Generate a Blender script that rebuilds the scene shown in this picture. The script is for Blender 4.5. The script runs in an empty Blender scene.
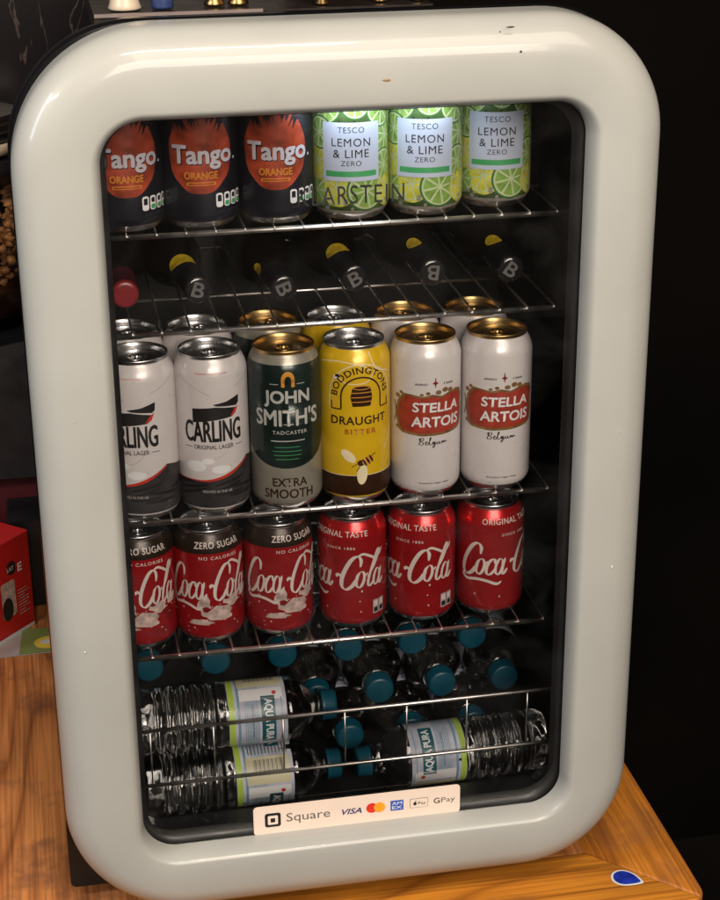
import bpy, bmesh, math, random
from mathutils import Vector, Matrix
from mathutils.geometry import tessellate_polygon
random.seed(7)
PI = math.pi
R_ = math.radians
sc = bpy.context.scene
COL = sc.collection

# ------------------------------------------------------------------ camera, world, lamps, exposure
cam = bpy.data.cameras.new('camera'); camo = bpy.data.objects.new('camera', cam); COL.objects.link(camo)
cam.sensor_fit = 'HORIZONTAL'; cam.sensor_width = 36; cam.lens = 36*1739.09/720
cam.clip_start = .02; cam.clip_end = 60
M = Matrix(((0.9818731, 0.0796748, -0.1719800), (-0.1893486, 0.3716422, -0.9088615), (-0.0084983, 0.9249508, 0.3799918)))
camo.matrix_world = Matrix.Translation((-0.2573591, -1.4133799, 1.0532606)) @ M.to_4x4()
sc.camera = camo

w = bpy.data.worlds.new('World'); sc.world = w; w.use_nodes = True
bg = w.node_tree.nodes['Background']
bg.inputs[0].default_value = (1.0, .82, .64, 1); bg.inputs[1].default_value = .075

def area(name, loc, target, sx, sy, power, col):
    l = bpy.data.lights.new(name, 'AREA'); l.shape = 'RECTANGLE'; l.size = sx; l.size_y = sy
    l.energy = power; l.color = col
    o = bpy.data.objects.new(name, l); COL.objects.link(o); o.location = loc
    o.rotation_euler = (Vector(target)-Vector(loc)).to_track_quat('-Z', 'Y').to_euler()
    return o
area('ceiling_lamp_strip', (-.05, -1.30, 2.25), (0, .1, .45), .80, .02, 22, (1, .86, .68))
area('fill_light_soft', (.55, -1.75, 2.15), (0, .1, .3), 1.7, 1.2, 40, (1, .86, .71))  # added soft fill beside the strip lamp, not a known fitting
area('fill_light_front', (.25, -2.7, 1.55), (0, .05, .35), 1.5, .9, 56, (1, .88, .76))  # added fill from the camera side to brighten the can fronts
area('bar_lamp_warm', (-1.15, -.55, 1.35), (-.15, .1, .2), .34, .04, 9, (1, .88, .72))
area('window_cool', (-2.3, -.75, 1.55), (0, 0, .5), .35, 1.1, 17, (.72, .84, 1))
area('fridge_led_lamp', (.045, .052, .757), (.05, .14, .66), .15, .012, .075, (.80, .88, 1))

sc.view_settings.view_transform = 'Standard'; sc.view_settings.look = 'None'
sc.view_settings.exposure = 0; sc.view_settings.gamma = 1
sc.render.engine = 'CYCLES'
sc.cycles.max_bounces = 12; sc.cycles.transmission_bounces = 10; sc.cycles.transparent_max_bounces = 16
sc.cycles.use_denoising = True
sc.cycles.caustics_reflective = False; sc.cycles.caustics_refractive = False

# ------------------------------------------------------------------ materials
def nt(name):
    m = bpy.data.materials.new(name); m.use_nodes = True
    t = m.node_tree; return m, t, t.nodes['Principled BSDF']
def N(t, kind, **kw):
    n = t.nodes.new(kind)
    for k, v in kw.items():
        if k in n.inputs.keys() and not hasattr(n, k): n.inputs[k].default_value = v
        else: setattr(n, k, v)
    return n
def mat(name, col, rough=.4, metal=0., coat=0., spec=.5, var=.12, vscale=35., bump=0., emit=None):
    """Principled with a mottled colour and roughness from object-space noise."""
    m, t, b = nt(name); L = t.links
    tc = N(t, 'ShaderNodeTexCoord'); no = N(t, 'ShaderNodeTexNoise'); no.inputs['Scale'].default_value = vscale
    no.inputs['Detail'].default_value = 5
    L.new(tc.outputs['Object'], no.inputs['Vector'])
    r = N(t, 'ShaderNodeMapRange'); r.inputs[1].default_value = .3; r.inputs[2].default_value = .7
    r.inputs[3].default_value = 1-var; r.inputs[4].default_value = 1+var*.6
    L.new(no.outputs['Fac'], r.inputs[0])
    mx = N(t, 'ShaderNodeVectorMath', operation='SCALE'); mx.inputs[0].default_value = col[:3]
    L.new(r.outputs[0], mx.inputs['Scale']); L.new(mx.outputs[0], b.inputs['Base Color'])
    r2 = N(t, 'ShaderNodeMapRange'); r2.inputs[1].default_value = .3; r2.inputs[2].default_value = .7
    r2.inputs[3].default_value = rough*.8; r2.inputs[4].default_value = min(1, rough*1.25)
    L.new(no.outputs['Fac'], r2.inputs[0]); L.new(r2.outputs[0], b.inputs['Roughness'])
    b.inputs['Metallic'].default_value = metal
    b.inputs['Coat Weight'].default_value = coat; b.inputs['Coat Roughness'].default_value = .12
    b.inputs['Specular IOR Level'].default_value = spec
    if bump:
        bp = N(t, 'ShaderNodeBump'); bp.inputs['Strength'].default_value = bump; bp.inputs['Distance'].default_value = .002
        L.new(no.outputs['Fac'], bp.inputs['Height']); L.new(bp.outputs[0], b.inputs['Normal'])
    if emit:
        b.inputs['Emission Color'].default_value = (*emit[0], 1); b.inputs['Emission Strength'].default_value = emit[1]
    return m

def clear_glass(name, ior=1.45, tint=(1, 1, 1), rough=.0, smudge=True):
    m, t, b = nt(name); L = t.links; t.nodes.remove(b)
    out = t.nodes['Material Output']
    tr = N(t, 'ShaderNodeBsdfTransparent'); tr.inputs[0].default_value = (*tint, 1)
    gl = N(t, 'ShaderNodeBsdfAnisotropic'); gl.inputs['Roughness'].default_value = rough
    fr = N(t, 'ShaderNodeFresnel'); fr.inputs[0].default_value = ior
    mx = N(t, 'ShaderNodeMixShader')
    L.new(fr.outputs[0], mx.inputs[0]); L.new(tr.outputs[0], mx.inputs[1]); L.new(gl.outputs[0], mx.inputs[2])
    if smudge:   # faint greasy wipe marks that catch a little light
        tc = N(t, 'ShaderNodeTexCoord'); no = N(t, 'ShaderNodeTexNoise'); no.inputs['Scale'].default_value = 12
        no.inputs['Detail'].default_value = 9; no.inputs['Distortion'].default_value = 1.2
        L.new(tc.outputs['Object'], no.inputs['Vector'])
        r = N(t, 'ShaderNodeMapRange'); r.inputs[1].default_value = .45; r.inputs[2].default_value = .8
        r.inputs[3].default_value = .0; r.inputs[4].default_value = .009
        L.new(no.outputs['Fac'], r.inputs[0])
        di = N(t, 'ShaderNodeBsdfDiffuse'); di.inputs[0].default_value = (.6, .6, .6, 1)
        m2 = N(t, 'ShaderNodeMixShader'); L.new(r.outputs[0], m2.inputs[0]); L.new(mx.outputs[0], m2.inputs[1]); L.new(di.outputs[0], m2.inputs[2])
        L.new(m2.outputs[0], out.inputs[0])
    else: L.new(mx.outputs[0], out.inputs[0])
    return m

def wood(name, along, light, dark, patch=.5):
    m, t, b = nt(name); L = t.links
    tc = N(t, 'ShaderNodeTexCoord'); mp = N(t, 'ShaderNodeMapping'); L.new(tc.outputs['Object'], mp.inputs[0])
    mp.inputs['Rotation'].default_value = (0, 0, 0 if along == 'X' else PI/2)
    # broad cathedral rings
    st = N(t, 'ShaderNodeMapping'); st.inputs['Scale'].default_value = (.8, 7, 1) 
    L.new(mp.outputs[0], st.inputs[0])
    n1 = N(t, 'ShaderNodeTexNoise'); n1.inputs['Scale'].default_value = 1.6; n1.inputs['Detail'].default_value = 1.2; n1.inputs['Distortion'].default_value = .12
    L.new(st.outputs[0], n1.inputs['Vector'])
    mul = N(t, 'ShaderNodeMath', operation='MULTIPLY'); mul.inputs[1].default_value = 9; L.new(n1.outputs['Fac'], mul.inputs[0])
    fr = N(t, 'ShaderNodeMath', operation='PINGPONG'); fr.inputs[1].default_value = .5; L.new(mul.outputs[0], fr.inputs[0])
    # fine fibres
    st2 = N(t, 'ShaderNodeMapping'); st2.inputs['Scale'].default_value = (7, 330, 7); L.new(mp.outputs[0], st2.inputs[0])
    n2 = N(t, 'ShaderNodeTexNoise'); n2.inputs['Scale'].default_value = 1.0; n2.inputs['Detail'].default_value = 6
    L.new(st2.outputs[0], n2.inputs['Vector'])
    # worn patches
    n3 = N(t, 'ShaderNodeTexNoise'); n3.inputs['Scale'].default_value = 11; n3.inputs['Detail'].default_value = 9; n3.inputs['Roughness'].default_value = .65
    L.new(mp.outputs[0], n3.inputs['Vector'])
    cr = N(t, 'ShaderNodeValToRGB'); e = cr.color_ramp.elements
    e[0].position = 0; e[0].color = (*[c*.85 for c in dark], 1); e[1].position = .42; e[1].color = (*light, 1)
    k_ = e.new(.13); k_.color = (*[(a_+b_)/2 for a_, b_ in zip(dark, light)], 1)
    L.new(fr.outputs[0], cr.inputs[0])
    r2 = N(t, 'ShaderNodeMapRange'); r2.inputs[1].default_value = .35; r2.inputs[2].default_value = .62; r2.inputs[3].default_value = .62; r2.inputs[4].default_value = 1.06
    L.new(n2.outputs['Fac'], r2.inputs[0])
    s = N(t, 'ShaderNodeVectorMath', operation='SCALE'); L.new(cr.outputs[0], s.inputs[0]); L.new(r2.outputs[0], s.inputs['Scale'])
    r3 = N(t, 'ShaderNodeMapRange'); r3.inputs[1].default_value = .535; r3.inputs[2].default_value = .64; r3.inputs[3].default_value = 0; r3.inputs[4].default_value = patch
    L.new(n3.outputs['Fac'], r3.inputs[0])
    mx = N(t, 'ShaderNodeMix', data_type='RGBA'); L.new(r3.outputs[0], mx.inputs[0]); L.new(s.outputs[0], mx.inputs[6]); mx.inputs[7].default_value = (.15, .065, .040, 1)
    L.new(mx.outputs[2], b.inputs['Base Color'])
    b.inputs['Roughness'].default_value = .5
    bp = N(t, 'ShaderNodeBump'); bp.inputs['Strength'].default_value = .25; bp.inputs['Distance'].default_value = .001
    L.new(n2.outputs['Fac'], bp.inputs['Height']); L.new(bp.outputs[0], b.inputs['Normal'])
    return m

def marble(name):
    m, t, b = nt(name); L = t.links
    tc = N(t, 'ShaderNodeTexCoord'); no = N(t, 'ShaderNodeTexNoise'); no.inputs['Scale'].default_value = 6; no.inputs['Detail'].default_value = 6
    L.new(tc.outputs['Object'], no.inputs['Vector'])
    mp = N(t, 'ShaderNodeMapping'); mp.inputs['Scale'].default_value = (11, 1, 3.5); mp.inputs['Rotation'].default_value = (0, .35, 0); L.new(tc.outputs['Object'], mp.inputs[0])
    n4 = N(t, 'ShaderNodeTexNoise'); n4.inputs['Scale'].default_value = 1.7; n4.inputs['Detail'].default_value = 7; n4.inputs['Distortion'].default_value = .8; L.new(mp.outputs[0], n4.inputs['Vector'])
    sb = N(t, 'ShaderNodeMath', operation='SUBTRACT'); L.new(n4.outputs['Fac'], sb.inputs[0]); sb.inputs[1].default_value = .5
    vo = N(t, 'ShaderNodeMath', operation='ABSOLUTE'); L.new(sb.outputs[0], vo.inputs[0])
    cr = N(t, 'ShaderNodeValToRGB'); e = cr.color_ramp.elements
    e[0].position = .0; e[0].color = (.075, .055, .048, 1); e[1].position = .014; e[1].color = (.009, .007, .008, 1)
    L.new(vo.outputs[0], cr.inputs[0]); L.new(cr.outputs[0], b.inputs['Base Color'])
    b.inputs['Roughness'].default_value = .3
    return m

MT = {}
MT['cream'] = mat('cream_enamel', (.360, .366, .352), .40, coat=.42, spec=.32, var=.05, vscale=9)
def smudge(m, scale, lo, hi):
    t = m.node_tree; b = t.nodes['Principled BSDF']; tc = N(t, 'ShaderNodeTexCoord'); no = N(t, 'ShaderNodeTexNoise')
    no.inputs['Scale'].default_value = scale; no.inputs['Detail'].default_value = 7; no.inputs['Distortion'].default_value = 1.5
    t.links.new(tc.outputs['Object'], no.inputs['Vector']); r = N(t, 'ShaderNodeMapRange')
    r.inputs[1].default_value = .42; r.inputs[2].default_value = .68; r.inputs[3].default_value = lo; r.inputs[4].default_value = hi
    t.links.new(no.outputs['Fac'], r.inputs[0]); t.links.new(r.outputs[0], b.inputs['Coat Roughness'])
smudge(MT['cream'], 11, .04, .16)
MT['bumper'] = mat('black_liner', (.005, .005, .006), .12, spec=.25, var=.1)
MT['cabinet'] = mat('black_cabinet_plastic', (.006, .006, .0065), .3, var=.2, spec=.3)
MT['inside'] = mat('black_interior_plastic', (.012, .012, .013), .38, var=.25, vscale=14)
MT['glass'] = clear_glass('door_glass', 1.38)
MT['chrome'] = mat('chrome_wire', (.80, .76, .72), .34, metal=1, var=.1, vscale=60)
MT['alu'] = mat('bare_aluminium', (.62, .62, .63), .28, metal=1, var=.08)
MT['gold'] = mat('gold_aluminium', (.58, .40, .17), .32, metal=1, var=.08)
MT['led'] = mat('led_cover', (.8, .85, 1), .3, emit=((.72, .84, 1), 9))
MT['ink'] = mat('black_ink', (.012, .011, .012), .4)
MT['white_ink'] = mat('white_ink', (.74, .74, .76), .4, var=.05)
MT['lilac_ink'] = mat('lilac_white_ink', (.50, .47, .52), .4, var=.1, vscale=90)
MT['cream_ink'] = mat('cream_ink', (.80, .70, .46), .4)
MT['tango_black'] = mat('black_can_paint', (.006, .006, .012), .34, coat=.15)
MT['tango_red'] = mat('orange_red_print', (.34, .050, .020), .35, var=.55, vscale=70)
MT['amber'] = mat('amber_ink', (.55, .20, .02), .35)
MT['green_ink'] = mat('green_ink', (.05, .30, .10), .4)
MT['lime_bg'] = mat('lime_green_can_print', (.07, .12, .035), .28, metal=.3, var=.6, vscale=60)
MT['lime_rind'] = mat('lime_rind', (.05, .16, .04), .3, metal=.2)
MT['lime_pith'] = mat('lime_pith', (.42, .50, .27), .3)
MT['lime_flesh'] = mat('lime_flesh', (.20, .34, .07), .3, var=.3, vscale=120)
MT['lemon_flesh'] = mat('lemon_flesh', (.50, .48, .05), .3, var=.3, vscale=120)
MT['label_blue'] = mat('pale_blue_label', (.42, .47, .57), .4, var=.03)
MT['lager_white'] = mat('white_can_paint', (.66, .62, .62), .30, metal=.1, coat=.3, var=.02)
MT['lager_grey'] = mat('grey_can_paint', (.075, .07, .075), .28, metal=.5, var=.45, vscale=28)
MT['lager_pale'] = mat('pale_grey_print', (.42, .39, .39), .35)
MT['red_ink'] = mat('red_ink', (.50, .035, .02), .35)
MT['bitter_green'] = mat('dark_green_can_paint', (.014, .028, .025), .25, metal=.3, coat=.3, var=.3)
MT['bitter_silver'] = mat('silver_can_paint', (.33, .31, .26), .30, metal=.35, var=.12)
MT['silver_ink'] = mat('silver_ink', (.52, .52, .50), .35, metal=.1)
MT['orange_ink'] = mat('orange_ink', (.65, .28, .04), .35)
MT['rust_ink'] = mat('rust_ink', (.40, .09, .01), .35)
MT['yellow'] = mat('yellow_can_paint', (.78, .50, .012), .30, metal=.15, coat=.3, var=.06)
MT['brown'] = mat('brown_can_paint', (.045, .018, .008), .28, metal=.3)
MT['stella_white'] = mat('pearl_white_can_paint', (.70, .66, .66), .30, metal=.08, coat=.4, var=.02)
MT['stella_red'] = mat('brick_red_print', (.36, .045, .025), .35, var=.35, vscale=90)
MT['stella_gold'] = mat('olive_gold_print', (.23, .13, .045), .4, var=.5, vscale=120)
MT['coke_red'] = mat('red_can_paint', (.38, .012, .016), .26, metal=.35, coat=.4, var=.10)
MT['coke_shine'] = mat('red_can_shoulder_shine', (.62, .018, .02), .24, metal=.6, coat=.3)  # bright reflection on the can shoulder, put into a lighter red
MT['coke_dark'] = mat('black_band_paint', (.028, .017, .012), .28, metal=.3)
MT['coke_ink'] = mat('off_white_ink', (.66, .58, .54), .4, var=.08)
MT['snow'] = mat('pale_pattern_print', (.55, .42, .38), .4, var=.5, vscale=130)
MT['maroon_print'] = mat('deep_red_print', (.20, .008, .012), .35, var=.3)
MT['dark_glass'] = mat('dark_bottle_glass', (.008, .006, .005), .08, coat=.5)
MT['foil_black'] = mat('black_neck_foil', (.010, .010, .012), .14, coat=.6)
MT['foil_red'] = mat('red_cap_foil', (.20, .018, .022), .3)
MT['foil_maroon'] = mat('maroon_neck_foil', (.05, .006, .012), .35)
MT['neck_yellow'] = mat('yellow_neck_label', (.85, .60, .03), .4, var=.3, vscale=150)
MT['grey_ink'] = mat('grey_ink', (.12, .117, .117), .4)
MT['teal'] = mat('teal_bottle_cap', (.0025, .062, .100), .36, var=.08)
MT['aqua_label'] = mat('pale_water_label', (.50, .52, .62), .4, var=.35, vscale=45)
MT['aqua_lime'] = mat('lime_label_edge', (.42, .60, .08), .4)
MT['aqua_teal'] = mat('dark_teal_print', (.01, .10, .13), .4)
MT['aqua_blue'] = mat('soft_blue_print', (.16, .30, .40), .4)
MT['cream_panel'] = mat('cream_label_panel', (.60, .57, .38), .4)
MT['sticker'] = mat('peach_white_sticker', (.80, .66, .57), .5, var=.03)
MT['mc_red'] = mat('card_red', (.70, .03, .02), .5); MT['mc_orange'] = mat('card_orange', (.85, .36, .02), .5)
MT['card_blue'] = mat('card_blue', (.03, .10, .50), .5); MT['visa_blue'] = mat('navy_ink', (.02, .03, .16), .5)
MT['oak_y'] = wood('oak_panel', 'Y', (.62, .235, .072), (.36, .12, .034), .6)
MT['oak_x'] = wood('oak_front_board', 'X', (.66, .25, .025), (.42, .14, .014), .25)
MT['oak_y2'] = wood('oak_side_board', 'Y', (.50, .18, .02), (.36, .11, .012), .35)
MT['blue_pick'] = mat('cobalt_sticker', (.012, .03, .34), .35, var=.5, vscale=60)
MT['marble'] = marble('black_marble')
MT['wall_dark'] = mat('near_black_wall', (.0035, .0026, .0022), .9, spec=.05, var=.6, vscale=1.6)
MT['floor'] = mat('dark_floor', (.006, .005, .0045), .8, spec=.1, var=.4, vscale=3)
MT['carton_red'] = mat('red_carton', (.62, .012, .016), .35, var=.12)
MT['carton_maroon'] = mat('dark_maroon_carton', (.07, .004, .008), .5, var=.3, vscale=12)
MT['case_black'] = mat('black_case', (.008, .008, .010), .4)
MT['nuts'] = mat('orange_brown_snacks', (.38, .16, .05), .55, var=.6, vscale=30)
MT['marble'].node_tree.nodes['Principled BSDF'].inputs['Specular IOR Level'].default_value = .25
MT['jar'] = clear_glass('jar_glass', 1.4, smudge=False)
MT['steel'] = mat('brushed_steel', (.42, .38, .36), .3, metal=1)
MT['ceramic'] = mat('cream_ceramic', (.62, .52, .40), .3)
MT['blue_glaze'] = mat('blue_glaze', (.03, .05, .15), .3)
MT['brass'] = mat('brass', (.35, .22, .09), .3, metal=1)
MT['shelf_black'] = mat('black_shelf_board', (.02, .014, .012), .3)
MT['trim'] = mat('pale_shelf_trim', (.22, .17, .16), .35)
MT['leaf_green'] = mat('green_leaflet_print', (.20, .26, .08), .45); MT['leaf_yellow'] = mat('yellow_leaflet_print', (.75, .55, .06), .45)
MT['paper'] = mat('white_paper', (.62, .62, .60), .55)

def dents(m, scale=14, strength=.10):
    t = m.node_tree; b = t.nodes['Principled BSDF']; tc = N(t, 'ShaderNodeTexCoord'); no = N(t, 'ShaderNodeTexNoise')
    no.inputs['Scale'].default_value = scale; no.inputs['Detail'].default_value = 3; t.links.new(tc.outputs['Object'], no.inputs['Vector'])
    n2 = N(t, 'ShaderNodeTexNoise'); n2.inputs['Scale'].default_value = 900; n2.inputs['Detail'].default_value = 1; t.links.new(tc.outputs['Object'], n2.inputs['Vector'])
    ml = N(t, 'ShaderNodeMath', operation='MULTIPLY_ADD'); t.links.new(n2.outputs['Fac'], ml.inputs[0]); ml.inputs[1].default_value = .006; t.links.new(no.outputs['Fac'], ml.inputs[2])
    bp = N(t, 'ShaderNodeBump'); bp.inputs['Strength'].default_value = strength; bp.inputs['Distance'].default_value = .03
    t.links.new(ml.outputs[0], bp.inputs['Height']); t.links.new(bp.outputs[0], b.inputs['Normal'])
for k_ in ('tango_black', 'lime_bg', 'lager_white', 'lager_grey', 'bitter_green', 'bitter_silver', 'yellow', 'brown', 'stella_white', 'coke_red', 'coke_shine', 'coke_dark'): dents(MT[k_])

def pet():
    m, t, b = nt('clear_water_bottle'); L = t.links
    b.inputs['Base Color'].default_value = (.97, .98, .98, 1); b.inputs['Roughness'].default_value = .05
    b.inputs['Transmission Weight'].default_value = 1; b.inputs['Specular IOR Level'].default_value = .7; b.inputs['IOR'].default_value = 1.40
    tc = N(t, 'ShaderNodeTexCoord'); no = N(t, 'ShaderNodeTexNoise'); no.inputs['Scale'].default_value = 48; no.inputs['Detail'].default_value = 2
    L.new(tc.outputs['Object'], no.inputs['Vector'])
    bp = N(t, 'ShaderNodeBump'); b.inputs['Coat Weight'].default_value = .9; b.inputs['Coat Roughness'].default_value = .03; bp.inputs['Strength'].default_value = .45; bp.inputs['Distance'].default_value = .004
    L.new(no.outputs['Fac'], bp.inputs['Height']); L.new(bp.outputs[0], b.inputs['Normal'])
    return m
MT['pet'] = pet()

# ------------------------------------------------------------------ mesh helpers
class MB:
    def __init__(s): s.v = []; s.f = []; s.m = []; s.sm = []
    def add(s, vs, fs, mi=0, smooth=True):
        o = len(s.v); s.v += [tuple(x) for x in vs]
        for f in fs: s.f.append(tuple(i+o for i in f)); s.m.append(mi); s.sm.append(smooth)
    def box(s, a, b, mi=0):
        x0, y0, z0 = a; x1, y1, z1 = b
        s.add([(x0,y0,z0),(x1,y0,z0),(x1,y1,z0),(x0,y1,z0),(x0,y0,z1),(x1,y0,z1),(x1,y1,z1),(x0,y1,z1)],
              [(0,3,2,1),(4,5,6,7),(0,1,5,4),(1,2,6,5),(2,3,7,6),(3,0,4,7)], mi, False)
    def lathe(s, prof, n=64, mi=0, mf=None, disp=None, cap0=False, cap1=False):
        vs = []; fs = []
        for j, (r, z) in enumerate(prof):
            for i in range(n):
                a = 2*PI*i/n; rr = r if disp is None else r+disp(a, z, r)
                vs.append((rr*math.sin(a), -rr*math.cos(a), z))
        o = len(s.v)
        s.v += vs
        for j in range(len(prof)-1):
            k = mi if mf is None else mf((prof[j][1]+prof[j+1][1])/2, j)
            for i in range(n):
                i2 = (i+1) % n
                s.f.append((o+j*n+i, o+j*n+i2, o+(j+1)*n+i2, o+(j+1)*n+i)); s.m.append(k); s.sm.append(True)
        if cap0: s.f.append(tuple(o+i for i in reversed(range(n)))); s.m.append(mi if mf is None else mf(prof[0][1], 0)); s.sm.append(True)
        if cap1:
            b = o+(len(prof)-1)*n; s.f.append(tuple(b+i for i in range(n))); s.m.append(mi if mf is None else mf(prof[-1][1], len(prof)-2)); s.sm.append(True)
    def tube(s, path, r, n=8, mi=0):
        P = [Vector(p) for p in path]; rings = []
        for i, p in enumerate(P):
            d = (P[min(i+1, len(P)-1)]-P[max(i-1, 0)]).normalized()
            u = d.cross(Vector((0, 0, 1)));
            if u.length < .1: u = d.cross(Vector((1, 0, 0)))
            u.normalize(); v = d.cross(u)
            rings.append([p+(u*math.cos(2*PI*k/n)+v*math.sin(2*PI*k/n))*r for k in range(n)])
        vs = [q for rg in rings for q in rg]; fs = []
        for j in range(len(P)-1):
            for k in range(n): k2 = (k+1) % n; fs.append((j*n+k, j*n+k2, (j+1)*n+k2, (j+1)*n+k))
        fs.append(tuple(range(n))[::-1]); fs.append(tuple((len(P)-1)*n+k for k in range(n)))
        s.add(vs, fs, mi)
    def rings(s, rs, mi=0, closed_ends=(False, False), mf=None):
        n = len(rs[0]); o = len(s.v)
        for r in rs: s.v += [tuple(p) for p in r]
        for j in range(len(rs)-1):
            for i in range(n):
                i2 = (i+1) % n; s.f.append((o+j*n+i, o+j*n+i2, o+(j+1)*n+i2, o+(j+1)*n+i)); s.m.append(mi if mf is None else mf(j)); s.sm.append(True)
        if closed_ends[0]: s.f.append(tuple(o+i for i in reversed(range(n)))); s.m.append(mi); s.sm.append(False)
        if closed_ends[1]: b = o+(len(rs)-1)*n; s.f.append(tuple(b+i for i in range(n))); s.m.append(mi); s.sm.append(False)
    def xform(s, Mx):
        s.v = [tuple(Mx @ Vector(p)) for p in s.v]; return s
    def build(s, name, mats, parent=None, fix=True, sharp=None):
        me = bpy.data.meshes.new(name); me.from_pydata(s.v, [], s.f)
        for mm in (mats if isinstance(mats, list) else [mats]): me.materials.append(MT[mm] if isinstance(mm, str) else mm)
        for p, k, q in zip(me.polygons, s.m, s.sm): p.material_index = k; p.use_smooth = q
        if fix:
            bm = bmesh.new(); bm.from_mesh(me); bmesh.ops.recalc_face_normals(bm, faces=bm.faces); bm.to_mesh(me); bm.free()
        if sharp:
            me.set_sharp_from_angle(angle=R_(sharp))
        o = bpy.data.objects.new(name, me); COL.objects.link(o)
        if parent: o.parent = parent
        return o

def rrect(x0, x1, z0, z1, rad, n=12):
    """counter-clockwise from bottom right; rad = (br, tr, tl, bl)"""
    br, tr, tl, bl = rad if hasattr(rad, '__len__') else (rad,)*4; P = []
    for cx, cz, r, a0 in ((x1-br, z0+br, br, -90), (x1-tr, z1-tr, tr, 0), (x0+tl, z1-tl, tl, 90), (x0+bl, z0+bl, bl, 180)):
        for k in range(n+1):
            a = R_(a0+90*k/n); P.append((cx+r*math.cos(a), cz+r*math.sin(a)))
    return P
def at_y(P, y): return [(x, y, z) for x, z in P]
def lerp(P, Q, t): return [(a[0]+(b[0]-a[0])*t, a[1]+(b[1]-a[1])*t) for a, b in zip(P, Q)]

def tag(o, label, cat, group=None, kind=None):
    if label: o['label'] = label
    if cat: o['category'] = cat
    if group: o['group'] = group
    if kind: o['kind'] = kind
    return o
def thing(name, label, cat, loc=(0, 0, 0), rot=(0, 0, 0), group=None):
    o = bpy.data.objects.new(name, None); COL.objects.link(o); o.location = loc; o.rotation_euler = rot
    o.empty_display_size = .02
    return tag(o, label, cat, group)
def copy_tree(o, parent=None):
    c = o.copy(); COL.objects.link(c)
    if parent: c.parent = parent
    for ch in list(o.children): copy_tree(ch, c)
    return c

# ------------------------------------------------------------------ flat artwork, later wrapped round a can
class Art:
    """2-D faces (u right, v up) in layers; each item = (verts, faces, material, layer)"""
    def __init__(s): s.items = []
    def poly(s, pts, m, layer=1):
        tri = tessellate_polygon([[Vector((x, y, 0)) for x, y in pts]])
        s.items.append((list(pts), [tuple(t) for t in tri], m, layer))
    def ell(s, cx, cy, rx, ry, m, layer=1, n=32, rot=0, a0=0, a1=360):
        P = []
        for k in range(n+(a1-a0 < 360)):
            a = R_(a0+(a1-a0)*k/n); x, y = rx*math.cos(a), ry*math.sin(a)
            P.append((cx+x*math.cos(rot)-y*math.sin(rot), cy+x*math.sin(rot)+y*math.cos(rot)))
        s.poly(P, m, layer)
    def rect(s, x0, y0, x1, y1, m, layer=1, r=0):
        s.poly(rrect(x0, x1, y0, y1, r, 5) if r else [(x0, y0), (x1, y0), (x1, y1), (x0, y1)], m, layer)
    def ring(s, cx, cy, r, wd, m, layer=1, a0=0, a1=360, n=40, sy=1):
        P = []
        for k in range(n+1):
            a = R_(a0+(a1-a0)*k/n); P.append((cx+(r+wd/2)*math.cos(a), cy+sy*(r+wd/2)*math.sin(a)))
        for k in range(n, -1, -1):
            a = R_(a0+(a1-a0)*k/n); P.append((cx+(r-wd/2)*math.cos(a), cy+sy*(r-wd/2)*math.sin(a)))
        vs = P; fs = [(k, k+1, 2*n-k, 2*n+1-k) for k in range(n)]
        s.items.append((vs, fs, m, layer))
    def stroke(s, pts, wf, m, layer=1, sub=6):
        """Catmull-Rom centre line, width wf(direction, t)"""
        P = [Vector(p) for p in pts]; Q = []
        for i in range(len(P)-1):
            p0, p1, p2, p3 = P[max(i-1, 0)], P[i], P[i+1], P[min(i+2, len(P)-1)]
            for k in range(sub):
                t = k/sub
                Q.append(.5*((2*p1)+(-p0+p2)*t+(2*p0-5*p1+4*p2-p3)*t*t+(-p0+3*p1-3*p2+p3)*t**3))
        Q.append(P[-1]); n = len(Q); L = []; Rr = []
        for i, q in enumerate(Q):
            d = Q[min(i+1, n-1)]-Q[max(i-1, 0)]
            d = d.normalized() if d.length > 1e-9 else Vector((1, 0))
            wd = wf(d, i/(n-1))/2; nn = Vector((-d.y, d.x))
            L.append(tuple(q+nn*wd)); Rr.append(tuple(q-nn*wd))
        s.items.append((L+Rr, [(i, i+1, n+i+1, n+i) for i in range(n-1)], m, layer))
    def text(s, txt, cx, cy, width, height, m, layer=2, bold=0., shear=0., arc=None, spacing=1., flip=False, pivot=.082):
        n0 = len(s.items)
        if bold > .005:      # bold lettering: the same word printed again with small shifts
            b = bold*height*.8
            for i, (dx, dy) in enumerate(((-b, 0), (b, 0), (0, -b), (0, b), (-b*.7, -b*.7), (b*.7, b*.7), (-b*.7, b*.7), (b*.7, -b*.7))):
                s.text(txt, cx+dx, cy+dy, width-2*b if width else width, height-2*b, m, layer+.08*(i+1), 0., shear, arc, spacing)
            bold = 0; width = width-2*b if width else width; height -= 2*b
        vs, fs = text_mesh(txt, bold, shear, spacing)
        xs = [v[0] for v in vs]; ys = [v[1] for v in vs]
        x0, x1, y0, y1 = min(xs), max(xs), min(ys), max(ys)
        sx = width/(x1-x0) if width else height/(y1-y0); sy = height/(y1-y0)
        out = []
        for x, y in vs:
            X = (x-(x0+x1)/2)*sx; Y = (y-(y0+y1)/2)*sy
            if arc:    # arc radius: letters on a circle centred (cx, cy)
                a = -X/arc; rr = arc+Y; out.append((cx-rr*math.sin(a), cy+rr*math.cos(a)))
            else: out.append((cx+X, cy+Y))
        s.items.append((out, fs, m, layer))
        if flip:
            s.items[n0:] = [([(2*cx-x, 2*cy-y) for x, y in v], f, mm, l) for v, f, mm, l in s.items[n0:]]
    def merge(s, other, dx=0, dy=0, sx=1, sy=1):
        for v, f, m, l in other.items: s.items.append(([(x*sx+dx, y*sy+dy) for x, y in v], f, m, l))

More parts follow.
